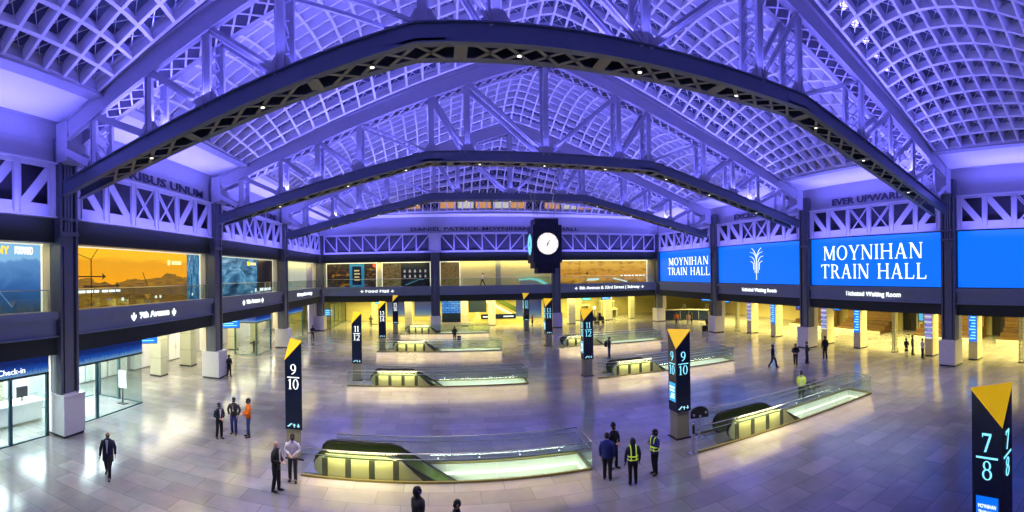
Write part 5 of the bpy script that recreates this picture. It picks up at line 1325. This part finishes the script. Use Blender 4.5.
# ------------------------------------------------------------------ people
SKINS = [mat('skin_light', (.58, .36, .26), .6), mat('skin_tan', (.48, .28, .17), .6), mat('skin_deep', (.16, .085, .05), .6)]
CL = {}
def cloth(name, c): 
    if name not in CL: CL[name] = mat(name, c, .85, 0, .18, 14, bump=.15)
    return CL[name]
HAIR = mat('black_hair', (.012, .01, .01), .6); MASKM = mat('dark_face_mask', (.02, .022, .03), .8); MASKB = mat('blue_face_mask', (.06, .12, .5), .8); SHOE = mat('black_shoe_leather', (.012, .012, .012), .4)
HIVIS = mat('yellow_reflective_tape', (.75, .95, .08), .5, emit=(.7, 1, .05), estr=.25)
BAKE = []
def pose_joints(kind, arms):
    """joint positions for height 1, facing -Y; x > 0 is the figure's left hand side"""
    J = {}
    J['pel'] = (0, 0, .53); J['waist'] = (0, -.005, .61); J['chest'] = (0, 0, .73); J['neck'] = (0, .008, .835); J['jaw'] = (0, -.006, .885); J['head'] = (0, -.002, .935); J['crown'] = (0, .004, .985)
    st = {'stand': ((0, 0), (.012, -.012)), 'walk': ((-.10, -.165), (.05, .17)), 'ease': ((-.01, -.03), (.01, .03))}[kind]
    for s, sd in ((1, 'l'), (-1, 'r')):
        f = st[0] if s > 0 else st[1]
        J['hip' + sd] = (.052 * s, 0, .51); J['kn' + sd] = (.058 * s, f[0] - .012, .285)
        lift = .03 if (kind == 'walk' and s < 0) else 0
        J['an' + sd] = (.062 * s, f[1] + .012, .05 + lift); J['toe' + sd] = (.075 * s, f[1] - .085, .018 + lift * .3)
        J['sh' + sd] = (.108 * s, .005, .788)
        sw = (.08 if s > 0 else -.08) if kind == 'walk' else 0
        if arms == 'down': e, w = (.150 * s, .012 + sw * .5, .64), (.152 * s, -.03 + sw, .492)
        elif arms == 'front': e, w = (.150 * s, -.005, .645), (.05 * s, -.13, .60)
        elif arms == 'pocket': e, w = (.172 * s, .03, .645), (.12 * s, -.035, .53)
        elif arms == 'phone': e, w = (.145 * s, -.02, .65), (.045 * s, -.15, .715)
        elif arms == 'behind': e, w = (.165 * s, .05, .65), (.06 * s, .10, .545)
        elif arms == 'one': e, w = ((.150 * s, .012, .64), (.152 * s, -.03, .492)) if s > 0 else ((.145 * s, -.03, .65), (.06 * s, -.16, .69))
        elif arms == 'push': e, w = (.140 * s, -.05, .66), (.12 * s, -.20, .60)
        J['el' + sd] = e; J['wr' + sd] = w
        d = (Vector(w) - Vector(e)).normalized(); J['pm' + sd] = tuple(Vector(w) + d * .045)
    return J
def skin_mesh(name, J, h, m, parent):
    """one continuous figure grown from a skeleton, fingers included"""
    bm = bmesh.new(); lay = bm.verts.layers.skin.verify(); V = {}
    def v(k, co, r, root=False):
        a = bm.verts.new(Vector(co) * h); a[lay].radius = (r[0] * h, r[1] * h) if isinstance(r, tuple) else (r * h, r * h); a[lay].use_root = root; V[k] = a; return a
    v('pel', J['pel'], (.06, .05), True); v('waist', J['waist'], (.058, .05)); v('chest', J['chest'], (.062, .05)); v('neck', J['neck'], .033); v('jaw', J['jaw'], (.036, .042)); v('head', J['head'], (.045, .053)); v('crown', J['crown'], (.026, .03))
    E_ = [('pel', 'waist'), ('waist', 'chest'), ('chest', 'neck'), ('neck', 'jaw'), ('jaw', 'head'), ('head', 'crown')]
    for s, sd in ((1, 'l'), (-1, 'r')):
        v('hip' + sd, J['hip' + sd], .042); v('kn' + sd, J['kn' + sd], .030); v('an' + sd, Vector(J['an' + sd]) + Vector((0, 0, .01)), .020); v('toe' + sd, Vector(J['an' + sd]) * .45 + Vector(J['toe' + sd]) * .55 + Vector((0, 0, .004)), .010)
        v('sh' + sd, Vector(J['sh' + sd]) + Vector((-.012 * s, 0, -.012)), .026); v('el' + sd, J['el' + sd], .020); v('wr' + sd, J['wr' + sd], .016); v('pm' + sd, J['pm' + sd], (.023, .013))
        E_ += [('pel', 'hip' + sd), ('hip' + sd, 'kn' + sd), ('kn' + sd, 'an' + sd), ('an' + sd, 'toe' + sd), ('chest', 'sh' + sd), ('sh' + sd, 'el' + sd), ('el' + sd, 'wr' + sd), ('wr' + sd, 'pm' + sd)]
        d = (Vector(J['pm' + sd]) - Vector(J['wr' + sd])).normalized(); ref = Vector((0, -1, 0)) if abs(d.y) < .7 else Vector((1 * s, 0, 0))
        side = (ref - d * ref.dot(d)).normalized(); pal = d.cross(side).normalized() * s
        for k, (off, L) in enumerate(((-.018, .034), (-.006, .042), (.006, .045), (.018, .04))):
            a = Vector(J['pm' + sd]) + side * off + d * .02; b_ = a + d * L * .55 + pal * -.004; c = b_ + d * L * .4 + pal * -.014
            for i, q in enumerate((a, b_, c)): v('f%d%d%s' % (k, i, sd), q, .0058 - .0006 * i)
            E_ += [('pm' + sd, 'f%d0%s' % (k, sd)), ('f%d0%s' % (k, sd), 'f%d1%s' % (k, sd)), ('f%d1%s' % (k, sd), 'f%d2%s' % (k, sd))]
        a = Vector(J['wr' + sd]) + d * .025 + side * .024; b_ = a + d * .02 + side * .012
        v('t0' + sd, a, .0075); v('t1' + sd, b_, .006); E_ += [('wr' + sd, 't0' + sd), ('t0' + sd, 't1' + sd)]
    for a, c in E_: bm.edges.new((V[a], V[c]))
    me = bpy.data.meshes.new(name); bm.to_mesh(me); bm.free()
    o = bpy.data.objects.new(name, me); COL.objects.link(o); o.parent = parent; me.materials.append(m)
    o.modifiers.new('skin', 'SKIN').use_smooth_shade = True
    sub = o.modifiers.new('sub', 'SUBSURF'); sub.levels = 1; sub.render_levels = 1
    BAKE.append(o); return o
def person(label, x, y, rz, h=1.75, top='black', legs='black', hem=.47, hair=True, mask=True, kind='stand', arms='down', skin=0, vest=None, girth=1.0, inner=None, z=0.0, tie=None, hood=False, skirt=False, cap=False, maskm=None, hips_in=1.0, bun=False, lanyard=False):
    r = thing('person', label, 'person', (x, y, z), math.radians(rz), None)
    J = pose_joints(kind, arms); M = world_of(r)
    def put(mb, name, m, par=r):
        mb.v = [tuple(M @ (Vector(v) * h)) for v in mb.v]
        return mb.build(name, m, par)
    skin_mesh('body', J, h, SKINS[skin], r)
    g = girth; S = Vector
    # face: eyes, nose, mouth, ears
    for s in (-1, 1):
        b = MB(); b.ball((.019 * s, -.052, .94), (.008, .005, .006), 8, 5); put(b, 'eye', HAIR)
    b = MB(); b.loft([(0, -.050, .945), (0, -.060, .925), (0, -.056, .915)], [(.005, .005), (.010, .008), (.008, .005)], 8); put(b, 'nose', SKINS[skin])
    b = MB(); b.ball((0, -.050, .895), (.018, .006, .006), 8, 5); put(b, 'mouth', mat('lips', (.35, .14, .12), .5))
    for s in (-1, 1):
        b = MB(); b.ball((.051 * s, .004, .928), (.008, .014, .022), 8, 6); put(b, 'ear', SKINS[skin])
    if hair:
        b = MB(); b.ball((0, .008, .938), (.054, .062, .062), 16, 8, .46, 1.0); b.ball((0, .016, .925), (.053, .055, .06), 16, 8, .22, .7, .53, .97)
        if bun or hood: b.ball((0, .03, .915), (.062, .06, .085), 14, 10)
        put(b, 'hood' if hood else 'hair', cloth('hood_cloth', (.012, .012, .02)) if hood else HAIR)
    if cap:
        b = MB(); b.loft([(0, .004, .945), (0, .004, .985), (0, .006, 1.03)], [(.056, .062), (.055, .06), (.03, .034)], 14, 0, (1, 0, 0), True); put(b, 'knit_cap', cloth('cap_wool', (.012, .012, .014)))
    if mask:
        b = MB(); b.ball((0, -.010, .902), (.048, .056, .036), 14, 7, .05, .88, .02, .48); put(b, 'face_mask', maskm or MASKM)
    # trousers
    b = MB(); lc = cloth('cloth_' + legs, COLS[legs])
    b.loft([(0, 0, .575), (0, .002, .53), (0, .002, .475)], [(.083 * g, .062 * g), (.092 * g, .070 * g), (.085 * g, .062 * g)], 14, 0, (1, 0, 0), True)
    for sd in 'lr':
        hp, kn, an = (S(J[k + sd]) for k in ('hip', 'kn', 'an')); an = an + S((0, 0, -.012))
        if skirt: b.loft([hp * .6 + kn * .4, kn], [(.06, .055), (.06, .05)], 10)
        else: b.loft([hp + S((0, 0, -.01)), hp * .5 + kn * .5, kn, kn * .5 + an * .5, an], [.058 * g, .050 * g, .043, .040, .034], 10)
    put(b, 'trousers' if not skirt else 'skirt', lc)
    for sd in 'lr':
        an, to = S(J['an' + sd]), S(J['toe' + sd]); b = MB()
        heel = an + S((0, .022, -.032))
        b.loft([heel + S((0, .006, 0)), an * .6 + to * .4 + S((0, 0, -.012)), to, to + S((0, -.014, -.002))], [(.021, .022), (.026, .026), (.025, .018), (.014, .010)], 10); put(b, 'shoe', SHOE)
    # jacket or shirt
    tc = cloth('cloth_' + top, COLS[top]); b = MB()
    zs = [hem, (hem + .6) / 2, .61, .70, .77, .808, .828, .85]
    rs = [(.098 * g, .074 * g), (.096 * g, .072 * g), (.092 * g, .068 * g), (.106 * g, .074 * g), (.112 * g, .070 * g), (.100, .058), (.064, .048), (.042, .042)]
    b.loft([(0, .002, z_) for z_ in zs], rs, 18, 0, (1, 0, 0), True)
    for sd in 'lr':
        sh, el, wr = (S(J[k + sd]) for k in ('sh', 'el', 'wr'))
        i = S((-.03 if sd == 'l' else .03, 0, -.004))
        b.loft([sh + i, sh, sh * .45 + el * .55, el, el * .45 + wr * .55, wr], [.034, .038, .037, .034, .030, .026], 10)
    put(b, 'coat' if hem < .45 else 'jacket', tc)
    if inner:
        b = MB(); b.prism([(-.006, .60 if hem > .45 else .55), (.006, .60 if hem > .45 else .55), (.03, .84), (-.03, .84)], (0, -.076 * g, 0), (1, 0, 0), (0, 0, 1), .006); put(b, 'shirt_front', cloth('cloth_' + inner, COLS[inner]))
    if tie:
        b = MB(); b.prism([(-.007, .63), (0, .60), (.007, .63), (.004, .83), (-.004, .83)], (0, -.084 * g, 0), (1, 0, 0), (0, 0, 1), .004); put(b, 'tie', cloth('cloth_' + tie, COLS[tie]))
    if lanyard:
        b = MB()
        for s in (-1, 1): b.bar((.03 * s, -.078, .83), (0, -.085, .68), .006, .004)
        b.box(-.018, .018, -.092, -.086, .64, .68); put(b, 'lanyard', WHITE)
    if vest:
        vm = HIVIS; b = MB()
        if vest == 'full':
            b.loft([(0, .002, z_) for z_ in (.52, .61, .70, .77, .80)], [(.104 * g, .079 * g), (.1 * g, .075 * g), (.113 * g, .08 * g), (.116 * g, .075 * g), (.09, .058)], 18, 0, (1, 0, 0), True)
            put(b, 'safety_vest', HIVIS); b = MB(); vm = WHITE
        for s in (-1, 1):
            for yy in (-1, 1):
                b.loft([(.055 * s, yy * .078 * g, .53), (.055 * s, yy * .074 * g, .62), (.055 * s, yy * .078 * g, .72), (.058 * s, yy * .060 * g, .80), (.06 * s, yy * .02, .84)], [(.013, .004)] * 5, 8)
        b.loft([(0, .002, .60), (0, .002, .625)], [(.1 * g, .076 * g), (.1 * g, .076 * g)], 18, 0, (1, 0, 0), True)
        b.loft([(0, .002, .535), (0, .002, .55)], [(.103 * g, .078 * g), (.103 * g, .078 * g)], 18, 0, (1, 0, 0), True)
        put(b, 'reflective_tape', vm)
    return r
COLS = dict(lime=(.55, .70, .04), black=(.012, .012, .015), navy=(.012, .018, .055), darknavy=(.008, .012, .035), blue=(.02, .035, .20), jean=(.03, .06, .18), white=(.72, .70, .74), pale=(.62, .58, .66), orange=(.95, .20, .015), charcoal=(.035, .035, .04), grey=(.25, .26, .30), brown=(.10, .05, .025), olive=(.07, .08, .03), red=(.3, .03, .02), tan=(.45, .30, .18))
person('person in long navy coat and white shirt walking alone at left', -11.76, 12.88, 30, 1.76, 'darknavy', 'black', .36, False, True, 'walk', 'down', 1, girth=1.3, inner='white')
person('person in dark suit, left of three talking on the pale floor', -10.15, 18.88, 55, 1.70, 'darknavy', 'black', .47, True, True, 'ease', 'front', 0, inner='white')
person('person in dark vest over grey sleeves, middle of three talking', -9.79, 19.72, 10, 1.80, 'charcoal', 'blue', .52, True, True, 'ease', 'pocket', 0, lanyard=True)
person('person in bright orange jacket, right of three talking', -8.98, 19.63, -60, 1.86, 'orange', 'jean', .50, True, True, 'stand', 'front', 0)
person('bald person in black suit facing the person in pale shirt', -5.81, 15.04, 80, 1.80, 'black', 'black', .44, False, False, 'ease', 'front', 0, girth=1.1, inner='white')
person('person in pale lilac shirt standing before the 9 10 pylon', -5.5, 15.95, 12, 1.79, 'pale', 'charcoal', .50, True, True, 'ease', 'front', 0, lanyard=True)
person('hooded person in black with blue mask at bottom edge, left one', -.70, 12.6, 110, 1.74, 'black', 'black', .40, True, True, 'stand', 'down', 2, hood=True, maskm=MASKB, girth=1.5)
person('short-haired person cut off by bottom edge with only head showing', 0.36, 12.0, -80, 1.66, 'black', 'black', .45, True, True, 'stand', 'down', 1, inner='white')
person('person in blue jacket with back turned, left of the group of four', 5.92, 15.49, 150, 1.75, 'blue', 'black', .47, True, True, 'ease', 'down', 0, girth=1.22)
person('person in black with knit cap, rear of the group of four', 6.5, 16.3, 20, 1.74, 'black', 'black', .46, True, True, 'ease', 'front', 1, cap=True)
person('person in blue jacket with yellow taped vest, back turned, centre of group', 6.62, 14.75, 170, 1.70, 'navy', 'black', .46, True, False, 'stand', 'down', 2, vest='tape', bun=True, girth=1.12)
person('person in blue vest with yellow tape looking at phone, right of group', 7.7, 15.13, -75, 1.70, 'blue', 'black', .46, True, True, 'ease', 'phone', 1, vest='tape', hood=True)
person('person in dark clothes walking, leftmost of four near right column', 23.63, 26.1, 40, 1.82, 'black', 'navy', .46, True, True, 'walk', 'pocket', 1)
person('person in dark jacket striding, second of four near right column', 25.25, 25.2, -50, 1.80, 'black', 'black', .46, True, True, 'walk', 'front', 1)
person('person in black standing close to the plinth, third of four', 26.54, 25.2, 30, 1.79, 'charcoal', 'charcoal', .46, True, True, 'ease', 'front', 0)
person('person in long black coat, rightmost of four by the plinth', 28.98, 25.37, 165, 1.95, 'black', 'black', .33, True, False, 'ease', 'down', 1)
person('person in bright yellow jacket behind the nearest right glass guard', 18.83, 18.35, -45, 1.74, 'lime', 'black', .48, True, True, 'ease', 'push', 1, vest='full', girth=1.3)
person('person in black with skirt, left of the group of three', 33.5, 20.0, -20, 1.62, 'black', 'black', .48, True, True, 'stand', 'front', 0, skirt=True)
person('person in dark teal uniform, middle of the group of three', 34.4, 19.9, 30, 1.8, 'charcoal', 'charcoal', .48, True, True, 'ease', 'down', 1)
person('person in white shirt and dark trousers, right of the group of three', 33.4, 18.35, 60, 1.73, 'white', 'black', .52, True, True, 'stand', 'front', 1)
person('person in black leaning by the second left plinth', -15.75, 31.0, 70, 1.68, 'black', 'black', .44, True, True, 'ease', 'front', 2, girth=1.1)
person('person in black standing far off before the lilac end panel', -15.18, 52.0, 30, 1.72, 'black', 'black', .45, True, True, 'ease', 'front', 1)
person('person in dark coat with suitcase, seen from behind on far floor', 1.55, 51.0, 175, 1.78, 'black', 'navy', .42, True, False, 'walk', 'down', 1)
person('person in dark hooded top in the food hall passage', -10.3, 66.0, 10, 1.68, 'charcoal', 'olive', .46, True, True, 'ease', 'front', 1, hood=True)
person('person wearing a black backpack and jeans beside 11 12 pylon', 14.55, 37.2, -95, 1.9, 'black', 'jean', .50, True, True, 'stand', 'phone', 1)
person('person in orange vest left of the navy counter', 31.9, 55.4, -40, 1.82, 'orange', 'charcoal', .50, True, True, 'walk', 'down', 1)
person('person in tan top at the front of the navy counter', 33.0, 53.9, 150, 1.8, 'tan', 'grey', .48, True, False, 'walk', 'down', 0)
person('person in dark red jacket at the front of the navy counter', 34.0, 54.6, -100, 1.75, 'brown', 'black', .46, True, True, 'ease', 'front', 1)
person('person in black beside the plinth of third right column', 31.7, 47.3, 30, 1.85, 'black', 'black', .44, True, True, 'ease', 'down', 1)
person('person in white shirt walking along the far gallery', 5.85, YB + .55, -100, 1.72, 'white', 'black', .52, True, False, 'walk', 'down', 1, z=Z_MEZ - .02)
person('small distant person standing before the far blue poster', 18.1, 66.4, 10, 1.7, 'olive', 'olive', .45, True, True, 'ease', 'front', 1)
person('person bending at a cart between the two farthest right pylons', 13.2, 64.0, -70, 1.7, 'brown', 'black', .46, True, True, 'ease', 'push', 1)
# baggage
def suitcase(x, y, label, s=1.0):
    t = thing('suitcase', label, 'suitcase', (x, y, 0))
    b = MB(); b.box(x - .22 * s, x + .22 * s, y - .13, y + .13, .06, .66 * s)
    for k in (-.14, 0, .14): b.box(x + k * s - .02, x + k * s + .02, y - .145, y - .13, .1, .62 * s)
    b.build('shell', mat('black_luggage', (.015, .015, .018), .4), t)
    b = MB(); b.tube([(x - .12 * s, y + .1, .64 * s), (x - .12 * s, y + .1, 1.02 * s), (x + .12 * s, y + .1, 1.02 * s), (x + .12 * s, y + .1, .64 * s)], .014, 6); b.build('handle', BRUSHED, t)
    for a in (-.16, .16):
        for c in (-.09, .09):
            b = MB(); b.disc((x + a * s - .02, y + c, .04), (1, 0, 0), .04, .04, 10); b.build('wheel', BLACK, t)
suitcase(2.05, 50.9, 'dark suitcase beside the person walking away on the far floor')
suitcase(31.0, 46.9, 'black suitcase beside the plinth of third right column', 1.2)
suitcase(12.3, 63.7, 'dark suitcase on the floor between two farthest right pylons')
t = thing('backpack', 'black backpack on the back of the person beside 11 12 pylon', 'backpack', (14.22, 37.2, 1.0))
b = MB(); b.loft([(14.24, 37.2, 1.02), (14.22, 37.2, 1.15), (14.22, 37.2, 1.4), (14.27, 37.2, 1.56)], [(.11, .15), (.15, .19), (.14, .18), (.07, .12)], 12, 0, (1, 0, 0), True); b.build('bag', cloth('cloth_black', COLS['black']), t)
b = MB()
for s in (-.12, .12): b.tube([(14.3, 37.2 + s, 1.52), (14.52, 37.2 + s, 1.6), (14.72, 37.2 + s, 1.4), (14.6, 37.2 + s, 1.1), (14.3, 37.2 + s, 1.05)], .018, 6)
b.build('straps', cloth('cloth_charcoal', COLS['charcoal']), t)
t = thing('equipment_cart', 'dark low cart beside the person in bright yellow jacket', 'cart', (19.9, 18.5, 0))
b = MB(); b.box(19.5, 20.4, 18.3, 18.75, .5, .58); b.box(19.5, 20.4, 18.3, 18.75, .15, .2)
for sx in (19.53, 20.37):
    for sy in (18.33, 18.72): b.tube([(sx, sy, .12), (sx, sy, .95)], .02, 6)
b.build('frame', BLACK, t)
b = MB(); b.box(19.6, 20.1, 18.36, 18.7, .58, .85); b.build('box', cloth('cloth_charcoal', COLS['charcoal']), t)
for sx in (19.55, 20.35):
    for sy in (18.34, 18.7):
        b = MB(); b.disc((sx, sy - .02, .07), (0, 1, 0), .07, .04, 10); b.build('wheel', BLACK, t)
# bake the grown bodies into plain meshes
bpy.context.view_layer.update()
dg = bpy.context.evaluated_depsgraph_get()
for o in BAKE:
    me = bpy.data.meshes.new_from_object(o.evaluated_get(dg), preserve_all_data_layers=False, depsgraph=dg)
    o.modifiers.clear(); o.data = me; me.name = 'body'
    for pl in me.polygons: pl.use_smooth = True
